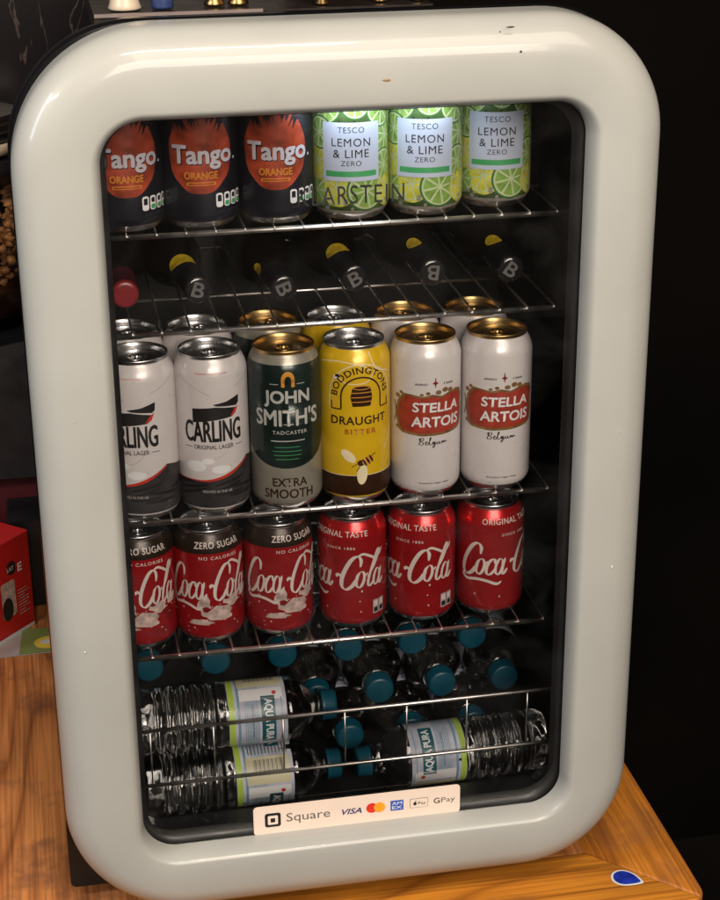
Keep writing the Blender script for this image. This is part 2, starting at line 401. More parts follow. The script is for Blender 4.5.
_tc = {}
def text_mesh(txt, bold, shear, spacing):
    key = (txt, bold, shear, spacing)
    if key not in _tc:
        c = bpy.data.curves.new('t', 'FONT'); c.body = txt; c.size = 1; c.offset = bold; c.shear = shear
        c.space_character = spacing; c.resolution_u = 3; c.fill_mode = 'FRONT'
        o = bpy.data.objects.new('t', c); COL.objects.link(o)
        dg = bpy.context.evaluated_depsgraph_get(); dg.update()
        me = bpy.data.meshes.new_from_object(o.evaluated_get(dg))
        _tc[key] = ([(v.co.x, v.co.y) for v in me.vertices], [tuple(p.vertices) for p in me.polygons])
        bpy.data.objects.remove(o); bpy.data.curves.remove(c); bpy.data.meshes.remove(me)
    return _tc[key]

def art_geometry(art, mats, wrap=True, step=.0025, vcut=None, clip=None):
    """returns vertex list, faces, material numbers with coordinates (u, v, layer)"""
    V, F, K = [], [], []
    for vs, fs, m, layer in art.items:
        bm = bmesh.new(); bv = [bm.verts.new((x, y, 0)) for x, y in vs]
        for f in fs:
            try: bm.faces.new([bv[i] for i in f])
            except ValueError: pass
        bmesh.ops.remove_doubles(bm, verts=bm.verts, dist=1e-6)
        def cut(co, no, **kw): bmesh.ops.bisect_plane(bm, geom=bm.verts[:]+bm.edges[:]+bm.faces[:], plane_co=co, plane_no=no, dist=1e-7, **kw)
        if clip:
            cut((clip[0], 0, 0), (-1, 0, 0), clear_outer=True); cut((clip[1], 0, 0), (1, 0, 0), clear_outer=True)
            cut((0, clip[2], 0), (0, -1, 0), clear_outer=True); cut((0, clip[3], 0), (0, 1, 0), clear_outer=True)
        if wrap and bm.verts:
            x0 = min(v.co.x for v in bm.verts); x1 = max(v.co.x for v in bm.verts)
            k = math.ceil(x0/step)*step
            while k < x1: cut((k, 0, 0), (1, 0, 0)); k += step
            y0 = min(v.co.y for v in bm.verts); y1 = max(v.co.y for v in bm.verts)
            for q in (vcut or []):
                if y0 < q < y1: cut((0, q, 0), (0, 1, 0))
        bm.verts.index_update(); o = len(V)
        V += [(v.co.x, v.co.y, layer) for v in bm.verts]
        for f in bm.faces:
            idx = [o+v.index for v in f.verts]
            if f.normal.z < 0: idx.reverse()
            F.append(tuple(idx)); K.append(mats.index(m))
        bm.free()
    return V, F, K

EPS = .00013
def wrap_art(mb, art, mats, rfun, R, clip=None, vcut=None):
    V, F, K = art_geometry(art, mats, True, .0025, vcut, clip)
    o = len(mb.v)
    for u, v, l in V:
        a = u/R; r = rfun(v)+EPS*l
        mb.v.append((r*math.sin(a), -r*math.cos(a), v))
    for f, k in zip(F, K): mb.f.append(tuple(o+i for i in f)); mb.m.append(k); mb.sm.append(True)
def flat_art(mb, art, mats, origin, ux, uy, un, eps=.0003):
    V, F, K = art_geometry(art, mats, False); o = len(mb.v)
    ux, uy, un, origin = map(Vector, (ux, uy, un, origin))
    for u, v, l in V: mb.v.append(tuple(origin+ux*u+uy*v+un*(eps*l)))
    for f, k in zip(F, K): mb.f.append(tuple(o+i for i in f)); mb.m.append(k); mb.sm.append(False)

# ------------------------------------------------------------------ setting: floor and walls
s_ = MB(); s_.box((-4, -4, -.80), (5, 5, -.78)); tag(s_.build('floor', 'floor'), None, None, kind='structure')
s_ = MB(); s_.box((.10, 1.05, -.78), (5, 1.15, 2.8)); tag(s_.build('wall', 'wall_dark'), 'near black plain wall behind the right side of the fridge', 'wall')
s_ = MB(); s_.box((-3, 1.0, -.78), (.098, 1.1, 2.8)); tag(s_.build('marble_wall', 'marble'), 'dark veined marble wall behind the left side of the fridge', 'wall')

# ------------------------------------------------------------------ table
tb = thing('oak_table', 'orange oak table with a rounded corner under the drinks fridge', 'table', (-.1, .3, -.78))
def tbl(mb, name, m): mb.xform(Matrix.Translation((.1, -.3, .78))); return mb.build(name, m, tb, sharp=40)
ZT = -.02
# side panel (grain front to back), front board and right board meeting in a mitre
p = MB(); P = [(-.75, .0275), (.2480, .0275), (.2480, .84), (-.75, .84)]
p.rings([[(x, y, ZT-.034) for x, y in P], [(x, y, ZT) for x, y in P]], closed_ends=(True, True)); 
for i in range(len(p.sm)): p.sm[i] = False
tbl(p, 'panel', 'oak_y')
# front board: from the front edge back to the panel
def slab(P, z0, z1, ch=.006):
    """board with rolled top edge (P counter-clockwise)"""
    c = Vector((sum(a for a, b in P)/len(P), sum(b for a, b in P)/len(P)))
    mb = MB(); rs = [[(x, y, z0) for x, y in P], [(x, y, z1-ch) for x, y in P]]
    for k in (1, 2, 3):
        a = k/3*PI/2; ins = ch*(1-math.cos(a)); rs.append([inset(P, i, ins)+(z1-ch+ch*math.sin(a),) for i in range(len(P))])
    mb.rings(rs, closed_ends=(True, True)); return mb
def inset(P, i, d):
    a, b, c = Vector(P[i-1]), Vector(P[i]), Vector(P[(i+1) % len(P)])
    n1 = Vector((-(b-a).y, (b-a).x)).normalized(); n2 = Vector((-(c-b).y, (c-b).x)).normalized()
    n = (n1+n2); n = n/max(n.dot(n1), .3) if n.length > 1e-6 else n1
    return tuple(b+n*d)
cr = .022; xe = .3455; yf = -.074
corner = [(xe-cr+cr*math.sin(R_(a)), yf+cr-cr*math.cos(R_(a))) for a in range(0, 91, 9)]
mid = 5
front = [(-.75, yf)]+corner[:mid+1]+[(.2485, .0270), (-.75, .0270)]
tbl(slab(front, ZT-.034, ZT+.0004, .0035), 'front_board', 'oak_x')
side = corner[mid:]+[(xe, .84), (.2488, .84), (.2488, .0272)]
side[0] = (side[0][0]+.0006, side[0][1]+.0001)
tbl(slab(side, ZT-.034, ZT+.0002, .0035), 'side_board', 'oak_y2')
ap = MB(); ap.box((-.70, yf+.03, ZT-.12), (xe-.04, .80, ZT-.0345)); tbl(ap, 'apron', 'oak_x')
for lx, ly in ((-.70, -.06), (.27, -.06), (-.70, .75), (.27, .75)):
    lg = MB(); lg.lathe([(.032, -.78), (.022, -.74), (.036, -.5), (.026, -.3), (.038, -.1405)], 20, cap0=True, cap1=True); lg.xform(Matrix.Translation((lx, ly, 0))); tbl(lg, 'leg', 'oak_y2')

# blue plectrum-shaped sticker on the table corner
a = Art()
def chaikin(P, k=2):
    for _ in range(k): P = [q for i in range(len(P)) for a_, b_ in ((P[i-1], P[i]),) for q in ((a_[0]*.75+b_[0]*.25, a_[1]*.75+b_[1]*.25), (a_[0]*.25+b_[0]*.75, a_[1]*.25+b_[1]*.75))]
    return P
def pick(s): return chaikin([(s*x, s*y) for x, y in ((-1, .15), (-.75, .62), (-.2, .82), (.35, .70), (.85, .25), (1.12, -.5), (1.0, -.62), (.3, -.68), (-.5, -.62), (-.9, -.3))])
a.poly(pick(.0148), 'paper', 1); a.poly([(x, y+.0002) for x, y in pick(.0124)], 'blue_pick', 2)
mb = MB(); ms = ['paper', 'blue_pick']
mb.add([(x, y, 0) for x, y in pick(.0148)]+[(x, y, .0004) for x, y in pick(.0148)], [tuple(range(40))]+[(i, (i+1) % 40, 40+(i+1) % 40, 40+i) for i in range(40)], 0, False)
flat_art(mb, a, ms, (0, 0, .0004), (1, 0, 0), (0, 1.25, 0), (0, 0, 1))
o = mb.build('sticker', ms, fix=False); o.location = (.2745, -.026, ZT+.0006)
tag(o, 'blue plectrum shaped sticker with a white edge on the front right table corner', 'sticker')

# ------------------------------------------------------------------ the fridge
HX, H = .275, .8456
fr = thing('mini_fridge', 'cream and black retro drinks fridge with a glass door', 'fridge', (0, .2, ZT))
def F(mb, name, m, parent=None, sharp=None, fix=True):
    mb.xform(Matrix.Translation((0, -.2, -ZT))); return mb.build(name, m, parent or fr, sharp=sharp, fix=fix)
outer = rrect(-HX, HX, .001, H-.004, (.108, .105, .118, .118), 20)
inner = rrect(-.2035, .2085, .068, .7675, (.033, .030, .036, .033), 20)
prof = [(0, .028), (0, .014), (0, .004)]
for k in range(1, 11):
    th = k/10*PI/2; prof.append((.46*(1-math.cos(th)), .004-.030*math.sin(th)))
prof += [(.6, -.0262), (.76, -.0255), (.875, -.0245)]
for k in range(1, 9):
    th = k/8*PI/2; prof.append((.875+.125*math.sin(th), -.0245+.0225*(1-math.cos(th))))
prof += [(1, -.0006)]
mb = MB(); mb.rings([at_y(lerp(outer, inner, t), y) for t, y in prof])
# back plate of the frame so that it is closed
mb.rings([at_y(outer, .028), at_y(lerp(outer, inner, .93), .028), at_y(lerp(outer, inner, .93), .0065)])
door = F(mb, 'door_frame', 'cream')
def D(mb, name, m, sharp=None, fix=True):
    mb.xform(Matrix.Translation((0, -.2, -ZT))); return mb.build(name, m, door, sharp=sharp, fix=fix)
# chips and a smear in the enamel
for cx, cz, rx, rz, m in ((.142, .8135, .0009, .0008, 'ink'), (.1325, .8335, .0030, .0007, 'ink'), (.124, .8300, .0006, .0005, 'ink'), (-.246, .30, .0008, .0007, 'paper'), (.243, .335, .0007, .0012, 'paper'), (.030, .795, .0030, .0010, 'stella_gold'), (.2435, .47, .0005, .0009, 'lager_pale'), (-.24, .52, .0006, .0005, 'lager_pale')):
    q = MB(); n = 10
    q.add([(cx+rx*(1+.3*random.random())*math.cos(2*PI*k/n), -.0262-(.0 if cz > .2 else 0), cz+rz*(1+.4*random.random())*math.sin(2*PI*k/n)) for k in range(n)]+[(cx, -.0272, cz)], [(k, (k+1) % n, n) for k in range(n)])
    D(q, 'enamel_chip', m)
# black rubber seal / bumper ring behind the cream frame
lin = rrect(-HX-.0015, HX-.002, -.001, H-.003, (.08, .098, .108, .10), 20)
lin2 = lerp(lin, inner, .88)
q = MB(); q.rings([at_y(lerp(lin, lin2, .03), .0285), at_y(lin, .032), at_y(lin, .044), at_y(lerp(lin, lin2, .06), .053), at_y(lin2, .053), at_y(lin2, .0285), at_y(lerp(lin, lin2, .03), .0285)])
F(q, 'door_seal', 'bumper')
# glass pane
q = MB(); gp = rrect(-.207, .212, .0645, .771, .034, 20)
q.rings([at_y(gp, .0005), at_y(gp, .0045)], closed_ends=(True, True)); gl = D(q, 'glass_pane', 'glass', sharp=30)
# black printed margin behind the glass
go = rrect(-.2065, .2115, .065, .7705, .034, 20); gi = rrect(-.1985, .1985, .0735, .7645, .03, 20)
q = MB(); q.rings([at_y(go, .0050), at_y(gi, .0050), at_y(gi, .0062), at_y(go, .0062), at_y(go, .0050)])
D(q, 'glass_border', 'ink')
# maker's lettering on the glass
a = Art(); a.text('KLARSTEIN', 0, 0, .0915, .0160, 'ink', 1, bold=.0, spacing=1.12)
q = MB(); flat_art(q, a, ['ink'], (.0045, 0, .6955), (1, 0, 0), (0, 0, 1), (0, -1, 0), .0004); D(q, 'lettering', 'ink', fix=False)
# payment sticker
a = Art(); ms = ['sticker', 'ink', 'visa_blue', 'mc_red', 'mc_orange', 'card_blue', 'white_ink', 'grey_ink']
SW, SH = .1025, .0160
a.rect(-SW, -SH, SW, SH, 'sticker', 1, .004)
a.rect(-.0915, -.0078, -.0760, .0078, 'ink', 2, .0025); a.rect(-.0887, -.0050, -.0788, .0050, 'sticker', 3, .001); a.rect(-.0860, -.0024, -.0815, .0022, 'ink', 4, .0005)
a.text('Square', -.0490, -.0005, .0430, .0125, 'grey_ink', 2, bold=.0)
a.text('VISA', -.0060, -.0004, .0195, .0064, 'visa_blue', 2, bold=.03, shear=.3)
a.ell(.0140, .0005, .0056, .0056, 'mc_red', 2); a.ell(.0215, .0005, .0056, .0056, 'mc_orange', 3)
a.rect(.0325, -.0055, .0455, .0060, 'card_blue', 2); a.text('AM', .0390, .0028, .0100, .0034, 'white_ink', 3, bold=.02); a.text('EX', .0390, -.0020, .0100, .0034, 'white_ink', 3, bold=.02)
a.rect(.0520, -.0050, .0700, .0055, 'grey_ink', 2, .001); a.rect(.0524, -.0046, .0696, .0051, 'sticker', 3, .001)
a.ell(.0570, -.0002, .0017, .0018, 'ink', 4); a.ell(.0577, .0023, .0005, .0009, 'ink', 4, rot=-.5); a.text('Pay', .0640, -.0004, .0078, .0040, 'ink', 4)
a.text('G', .0790, .0004, .0062, .0062, 'ink', 2, bold=.01); a.text('Pay', .0905, -.0004, .0140, .0072, 'grey_ink', 2)
q = MB(); rr = rrect(-SW, SW, -SH, SH, .004, 5)
q.rings([[(x+.0045, -.0002, z+.0832) for x, z in rr], [(x+.0045, -.0008, z+.0832) for x, z in rr]])
for i in range(len(q.sm)): q.sm[i] = False
flat_art(q, a, ms, (.0045, -.0006, .0832), (1, 0, 0), (0, 0, 1), (0, -1, 0), .0002)
D(q, 'payment_sticker', ms, fix=False)

# cabinet: outer shell, inner walls, back
ci = rrect(-.233, .233, .043, .777, (.02, .02, .035, .02), 8)
co2 = rrect(-.2765, .2665, -.006, .789, (.006, .08, .128, .006), 8)
q = MB()
q.rings([at_y(ci, .352), at_y(ci, .0535)]); q.f.append(tuple(range(36))); q.m.append(0); q.sm.append(False)
F(q, 'inner_liner', 'inside', sharp=40)
q = MB(); q.rings([at_y(lerp(ci, co2, .04), .0536), at_y(co2, .0536), at_y(co2, .37)], closed_ends=(False, True)); F(q, 'cabinet', 'cabinet', sharp=40)
# front sill inside below the basket and side guide ribs
q = MB(); q.box((-.2, .012, .052), (.2, .0525, .0585)); q.box((-.2, .030, .0587), (.2, .0525, .0640)); F(q, 'sill', 'inside')
for z, wd in ((.6465, .0093), (.5565, .0093), (.3725, .0093), (.2300, .0093), (.69, .0035), (.61, .0035), (.50, .0035), (.43, .0035), (.31, .0035), (.12, .0035)):
    for sg in (-1, 1):
        q = MB(); q.box((min(sg*.2328, sg*(.2328-wd)), .060, z-.0035), (max(sg*.2328, sg*(.2328-wd)), .348, z+.0015)); F(q, 'shelf_runner', 'inside')
for fx, fy in ((-.195, .09), (.225, .075), (-.235, .40), (.225, .40)):
    q = MB(); q.lathe([(.018, ZT+.0005), (.018, ZT+.006), (.014, -.0062)], 20, cap0=True, cap1=True); q.xform(Matrix.Translation((fx, fy, 0))); F(q, 'foot', 'cabinet')
# led bar under the interior ceiling
q = MB(); q.box((-.06, .046, .7645), (.15, .058, .7765)); lb = F(q, 'light_housing', 'inside')
for x in (.012, .072):
    q = MB(); q.box((x-.012, .0475, .7590), (x+.012, .0565, .7643)); q.xform(Matrix.Translation((0, -.2, -ZT))); q.build('led', 'led', lb)

SHY0, SHY1 = .070, .345
def shelf(z):
    q = MB()
    q.tube([(-.2225, SHY0, z), (.2225, SHY0, z)], .0025, 12)
    q.tube([(-.2225, SHY1, z), (.2225, SHY1, z)], .0021, 8)
    q.tube([(-.2215, .175, z-.0005), (.2215, .175, z-.0005)], .0016, 8)
    n = 17
    for i in range(n):
        x = -.208+i*.026; q.tube([(x, SHY0-.0022, z+.0002), (x, SHY0-.0012, z+.0020), (x, SHY0+.001, z+.0026), (x, SHY1, z+.0026)], .0010, 6)
    return F(q, 'wire_shelf', 'chrome')
S1, S2, S3, S4 = .6505, .5605, .3765, .2340
for z in (S1, S2, S3, S4): shelf(z)
q = MB()
for z in (.1595, .0975): q.tube([(-.2225, .060, z), (.2180, .060, z), (.2280, .066, z)], .0019, 10)
for x in (-.189, -.127, -.058, .004, .067, .129, .192): q.tube([(x, .0625, .1595), (x, .0625, .0975)], .0009, 6)
F(q, 'basket_front', 'chrome')
for z, y in ((.190, .075), (.215, .09), (.135, .085), (.112, .08)):
    q = MB(); q.tube([(.2255, y, z), (.2325, y, z)], .0022, 6); F(q, 'wall_hook', 'chrome')

# ------------------------------------------------------------------ cans
RC = .034
def can_profile(Hc):
    return [(.0225, .0030), (.0250, .0008), (.0268, .0), (.0285, .0012), (.0318, .0062), (.0334, .0095), (RC, .0130),
            (RC, Hc*.35), (RC, Hc*.65), (RC, Hc-.0200), (.0337, Hc-.0172), (.0326, Hc-.0130), (.0306, Hc-.0085), (.0291, Hc-.0060), (.0282, Hc-.0040), (.0281, Hc-.0026), (.0288, Hc-.0012), (.0286, Hc-.0002), (.0278, Hc), (.0270, Hc-.0008), (.0266, Hc-.0040), (.0262, Hc-.0062)]
def rfun_of(prof):
    pr = prof[2:16]
    def f(v):
        if v <= pr[0][1]: return pr[0][0]
        for (r0, z0), (r1, z1) in zip(pr, pr[1:]):
            if z0 <= v <= z1: return r0+(r1-r0)*(v-z0)/max(z1-z0, 1e-9)
        return pr[-1][0]
    return f
def make_can(name, Hc, base, art, mats, lid='alu', bands=()):
    """mats[0] must be the bare metal, mats[1] the main paint; bands = [(z0, z1, material)]"""
    root = thing(name, None, None)
    prof = can_profile(Hc); ex = []
    for z0, z1, m in bands:
        for z in (z0, z1):
            if .014 < z < Hc-.021: ex.append((RC, z))
    p2 = sorted(prof[6:10]+ex, key=lambda q: q[1]); prof2 = prof[:6]+p2+prof[10:]
    nlip = len(prof2)-8
    def mf(z, j):
        if j >= nlip: return mats.index(lid)
        if z < .0075: return 0
        for z0, z1, m in bands:
            if z0 <= z <= z1: return mats.index(m)
        return 1
    mb = MB(); mb.lathe(prof2, 72, mf=mf, cap0=True)
    if art: wrap_art(mb, art, mats, rfun_of(prof), RC, clip=(-PI*RC, PI*RC, .0080, Hc-.0050), vcut=[.0095, .0130, Hc-.0200, Hc-.0172, Hc-.0130, Hc-.0085, Hc-.0060])
    mb.build('body', mats, root, fix=False)
    ld = MB(); zz = Hc-.0062
    ld.lathe([(.0262, zz), (.0250, zz-.0018), (.0236, zz-.0018), (.0228, zz+.0002), (.0150, zz+.0004), (.006, zz+.0004), (.0015, zz+.0004)], 48, cap1=True)
    lo = ld.build('lid', lid, root)
    tb_ = MB(); ta = []
    ot = [(.0085*math.cos(2*PI*k/24)*(1 if 1 else 0), .0125*math.sin(2*PI*k/24)) for k in range(24)]
    it = [(.0050*math.cos(2*PI*k/24), -.0045+.0050*math.sin(2*PI*k/24)) for k in range(24)]
    tb_.rings([[(x, y, zz+.0010) for x, y in it], [(x, y, zz+.0010) for x, y in ot], [(x*1.02, y*1.02, zz+.0016) for x, y in ot], [(x, y, zz+.0023) for x, y in ot], [(x, y, zz+.0023) for x, y in it], [(x, y, zz+.0010) for x, y in it]])
    tb_.lathe([(.0030, zz+.0005), (.0030, zz+.0028), (.0022, zz+.0032)], 14, cap1=True)
    tb_.build('pull_tab', lid, lo)
    return root

# --- dark orange-soda can
Hs, Ht = .1187, .1560
a = Art(); ms_t = ['alu', 'tango_black', 'tango_red', 'white_ink', 'amber', 'ink', 'green_ink', 'lager_grey', 'lilac_ink']
blob = []
rng = random.Random(3)
for k in range(72):
    an = 2*PI*k/72; r = 1+.012*math.sin(9*an)
    blob.append((.0300*r*math.cos(an), .0675+.0360*r*math.sin(an)))
a.poly(blob, 'tango_red', 1)
for k in range(34):   # black leafy tuft that cuts into the top of the splash
    an = R_(42+rng.random()*96); L = .006+rng.random()*.010; b0 = (.0315*math.cos(an)*rng.uniform(.8, 1.0), .0675+.0380*math.sin(an))
    dx, dy = math.cos(an+rng.uniform(-.5, .5)), math.sin(an)
    a.poly([(b0[0]-.0018, b0[1]), (b0[0]-dx*L*.5, b0[1]-dy*L), (b0[0]+.0018, b0[1]+.0005)], 'tango_black', 2)
for k in range(26):
    an = R_(20+rng.random()*140); b0 = (.028*math.cos(an), .0675+.035*math.sin(an)); L = .008+rng.random()*.008
    a.poly([(b0[0]-.0010, b0[1]), (b0[0]+math.cos(an)*L+.001, b0[1]+math.sin(an)*L), (b0[0]+.0010, b0[1])], 'lager_grey', 1)
a.text('Tango', .0024, .0632, .0560, .0218, 'tango_black', 3, bold=.06)
a.text('Tango', .0020, .0640, .0560, .0218, 'lilac_ink', 5, bold=.040); a.ell(.0335, .0605, .0013, .0013, 'lilac_ink', 5)
a.text('ORANGE', 0, .0480, .0300, .0066, 'amber', 3, bold=.05); a.rect(-.0130, .0393, .0130, .0423, 'amber', 3, .001); a.rect(-.0115, .0401, .0115, .0414, 'tango_red', 4)
for k, x in enumerate((.0125, .0205, .0285, .0365)):
    a.rect(x, .0190, x+.0066, .0315, 'white_ink', 3, .0022); a.rect(x+.0014, .0255 if k else .0230, x+.0052, .0298, 'tango_black', 4, .001)
    a.rect(x+.0010, .0200, x+.0056, .0240, 'green_ink' if k != 0 else 'white_ink', 5, .001)
a.text('per 330ml', .026, .0150, .022, .0028, 'silver_ink' if 0 else 'lager_grey', 3)
tango = make_can('soda_can', Hs, None, a, ms_t, 'alu')

# --- lemon and lime can
a = Art(); ms_l = ['alu', 'lime_bg', 'lime_rind', 'lime_pith', 'lime_flesh', 'lemon_flesh', 'label_blue', 'ink', 'green_ink', 'stella_gold', 'bitter_silver']
rng = random.Random(12)
def slice_(cx, cy, r, fl, lay, ang):
    a.ell(cx, cy, r, r, 'lime_rind' if fl == 'lime_flesh' else 'lemon_flesh', lay); a.ell(cx, cy, r*.90, r*.90, 'lime_pith', lay+1)
    for k in range(8):
        t = ang+k*PI/4
        P = [(cx+r*.10*math.cos(t+PI/8), cy+r*.10*math.sin(t+PI/8))]+[(cx+r*.80*math.cos(t+d), cy+r*.80*math.sin(t+d)) for d in (.07, .2, .39, .58, .71)]
        a.poly(P, fl, lay+2)
spots = [(-.024, .101, .0115, 0), (.030, .098, .012, 0), (-.031, .078, .011, 0), (.037, .074, .013, 0), (-.034, .052, .0125, 1), (.034, .048, .011, 0), (-.012, .030, .0125, 1), (.014, .027, .0135, 0), (.040, .026, .012, 1), (-.036, .026, .011, 0), (.004, .104, .010, 0),
         (.058, .090, .013, 0), (.060, .060, .013, 1), (.062, .032, .012, 0), (.085, .075, .014, 0), (.088, .045, .013, 0), (-.055, .092, .013, 0), (-.057, .064, .012, 1), (-.058, .036, .012, 0), (-.083, .078, .013, 0), (-.084, .05, .012, 1)]
for i, (x, y, r, f) in enumerate(spots): slice_(x, y, r*1.38, 'lemon_flesh' if f else 'lime_flesh', 1+3*(i % 3), i*.7)
for k in range(30):
    x, y = rng.uniform(-.1, .1), rng.uniform(.011, .019); a.ell(x, y, rng.uniform(.001, .003), rng.uniform(.0008, .002), 'bitter_silver', 10, 10)
a.rect(-.0265, .0360, .0265, .0880, 'label_blue', 11); a.rect(-.0235, .0400, .0235, .0450, 'green_ink', 12)
a.text('TESCO', 0, .0815, .0235, .0052, 'ink', 12, bold=0, spacing=1.1)
a.text('LEMON', 0, .0705, .0345, .0072, 'ink', 12, bold=.006, spacing=1.15)
a.text('& LIME', 0, .0605, .0320, .0072, 'ink', 12, bold=.006, spacing=1.1); a.text('ZERO', 0, .0520, .0180, .0046, 'ink', 12, spacing=1.1)
EPS_keep = EPS; EPS = .00005
lemon = make_can('soda_can', Hs, None, a, ms_l, 'alu', bands=[(.0, .0100, 'bitter_silver')]); EPS = EPS_keep

# --- white lager can
a = Art(); ms_c = ['alu', 'lager_white', 'lager_grey', 'ink', 'red_ink', 'lager_pale', 'maroon_print', 'white_ink']
W_ = PI*RC
def bound(u):    # edge of the grey foot: low on the left, sweeping up to the right
    return .0365+.018*max(0, (u+.012)/.048)**1.7 if u < .036 else .0545-.018*(u-.036)/(W_-.036)
U = [-W_+2*W_*k/60 for k in range(61)]
a.poly([(u, bound(u)) for u in U]+[(W_, .0081), (-W_, .0081)], 'lager_grey', 1)
a.poly([(u, bound(u)) for u in U if u < .037]+[(u, bound(u)-.0008-.0024*max(0, 1-abs(u-.015)/.04)) for u in reversed(U) if u < .037], 'red_ink', 2)
a.text('CARLING', .0, .0850, .0560, .0215, 'ink', 2, bold=.030)
a.text('ORIGINAL LAGER', .0, .0695, .0380, .0042, 'ink', 2, bold=.012); a.rect(-.0290, .0690, -.0210, .0696, 'ink', 2); a.rect(.0210, .0690, .0290, .0696, 'ink', 2)
wy = -.0075; a.poly([(x, y+wy) for x, y in [(-.0190, .1010), (-.0190, .1145), (.0030, .1160), (.0240, .1130), (.0225, .1080), (.0180, .1050), (-.0020, .1030)]], 'ink', 2)
a.poly([(x, y+wy) for x, y in [(.0000, .1185), (.0130, .1205), (.0265, .1250), (.0262, .1175), (.0235, .1150), (.0040, .1168)]], 'ink', 2)
a.poly([(x, y+wy) for x, y in [(.0165, .1055), (.0225, .1080), (.0255, .1150), (.0210, .1120)]], 'red_ink', 3)
a.stroke([(-.034, .137), (-.018, .128), (-.002, .1195)], lambda d, t: .0006, 'lager_pale', 1); a.stroke([(.050, .140), (.035, .131), (.022, .126)], lambda d, t: .0006, 'lager_pale', 1)
a.stroke([(-.01, .055), (.01, .062), (.02, .080)], lambda d, t: .0005, 'lager_pale', 1)
for x, y, rx, ry in ((-.018, .0500, .0100, .0055), (.006, .047, .009, .004), (-.006, .0555, .006, .003)): a.ell(x, y, rx, ry, 'white_ink', 2)
a.text('PREMIUM QUALITY LAGER', .0, .1405, .030, .0018, 'red_ink', 2); a.text('BREWED IN THE UK', .002, .0250, .028, .0026, 'lager_pale', 2)
for i in range(9): a.ell(rng.uniform(-.05, .06), rng.uniform(.015, .036), .016, .0016, 'ink', 2, rot=rng.uniform(-.1, .3))
carling = make_can('beer_can', Ht, None, a, ms_c, 'alu')

# --- green bitter can
a = Art(); ms_j = ['alu', 'bitter_silver', 'gold', 'bitter_green', 'silver_ink', 'ink', 'orange_ink', 'brown', 'green_ink']
pts = [(.0540*math.cos(R_(t)), .0880+.0450*math.sin(R_(t))) for t in range(180, 361, 6)]
a.poly(pts+[(W_, .0880), (W_, .1440), (-W_, .1440), (-W_, .0880)], 'bitter_green', 1)

a.text('JOHN', .0010, .1120, .0440, .0165, 'silver_ink', 3, bold=.040); a.text("SMITH'S", .0010, .0935, .0640, .0170, 'silver_ink', 3, bold=.035)
a.text('TADCASTER', .0030, .0790, .0330, .0036, 'silver_ink', 3, bold=.015, spacing=1.15); a.rect(-.0150, .0700, .0170, .0710, 'silver_ink', 3)
for y, w2 in ((.064, .024), (.060, .028), (.056, .026), (.052, .022)): a.rect(-w2/2, y, w2/2, y+.0006, 'green_ink', 3)
a.ell(.0020, .1310, .0062, .0075, 'orange_ink', 3); a.rect(-.0042, .1235, .0082, .1310, 'orange_ink', 3); a.ell(.0020, .1300, .0030, .0040, 'bitter_green', 4); a.rect(-.0010, .1235, .0050, .1295, 'bitter_green', 4)
for x in (-.0130, .0120): a.rect(x-.004+.002, .1260, x+.004+.002, .1266, 'silver_ink', 3)
a.text('EXTRA', .0020, .0290, .0330, .0085, 'brown', 3, bold=.028); a.text('SMOOTH', .0010, .0175, .0480, .0095, 'brown', 3, bold=.028)
bitter = make_can('beer_can', Ht, None, a, ms_j, 'gold', bands=[])

# --- yellow draught bitter can
a = Art(); ms_b = ['alu', 'yellow', 'brown', 'cream_ink', 'orange_ink', 'ink', 'white_ink', 'rust_ink']
cx, cy = .0030, .1075
a.ring(cx, cy, .0320, .0011, 'cream_ink', 1, -8, 188); a.rect(cx-.0325, cy-.010, cx-.0315, cy-.004, 'cream_ink', 1); a.rect(cx+.0315, cy-.010, cx+.0325, cy-.004, 'cream_ink', 1)
a.text('BODDINGTONS', cx, cy, .0800, .0066, 'brown', 2, bold=.03, arc=.0265, spacing=1.1)
a.ring(cx, cy, .0195, .0016, 'brown', 2, 0, 180); a.rect(cx-.0203, cy-.0110, cx-.0187, cy, 'brown', 2); a.rect(cx+.0187, cy-.0110, cx+.0203, cy, 'brown', 2)
a.rect(cx-.0300, cy-.0125, cx-.0190, cy-.0112, 'brown', 2); a.rect(cx+.0190, cy-.0125, cx+.0300, cy-.0112, 'brown', 2); a.rect(cx-.0300, cy-.0125, cx-.0288, cy-.0040, 'brown', 2); a.rect(cx+.0288, cy-.0125, cx+.0300, cy-.0040, 'brown', 2)
a.poly([(cx-.0085, cy-.0090), (cx-.0105, cy), (cx-.0085, cy+.0095), (cx+.0085, cy+.0095), (cx+.0105, cy), (cx+.0085, cy-.0090)], 'brown', 2)
a.ell(cx, cy+.0095, .0085, .0022, 'orange_ink', 3); a.ell(cx, cy+.0095, .0070, .0014, 'brown', 4)
for dy in (-.0045, 0, .0045): a.rect(cx-.0100, cy+dy-.0004, cx+.0100, cy+dy+.0004, 'orange_ink', 3)
a.text('DRAUGHT', .0010, .0845, .0560, .0085, 'brown', 2, bold=.035, spacing=1.08); a.text('BITTER', .0020, .0735, .0300, .0052, 'rust_ink', 2, bold=.04, spacing=1.35)
a.rect(-W_, .0081, W_, .0290, 'brown', 1); a.rect(-W_, .0290, W_, .0296, 'cream_ink', 2)
a.stroke([(-.04, .139), (-.02, .142), (.004, .138), (.012, .132)], lambda d, t: .0009, 'cream_ink', 1); a.stroke([(.012, .15), (.018, .134), (.038, .125), (.043, .10), (.040, .07), (.028, .052)], lambda d, t: .0012, 'cream_ink', 1)
a.stroke([(.018, .134), (.008, .122), (-.010, .121), (-.018, .126)], lambda d, t: .0009, 'cream_ink', 1)
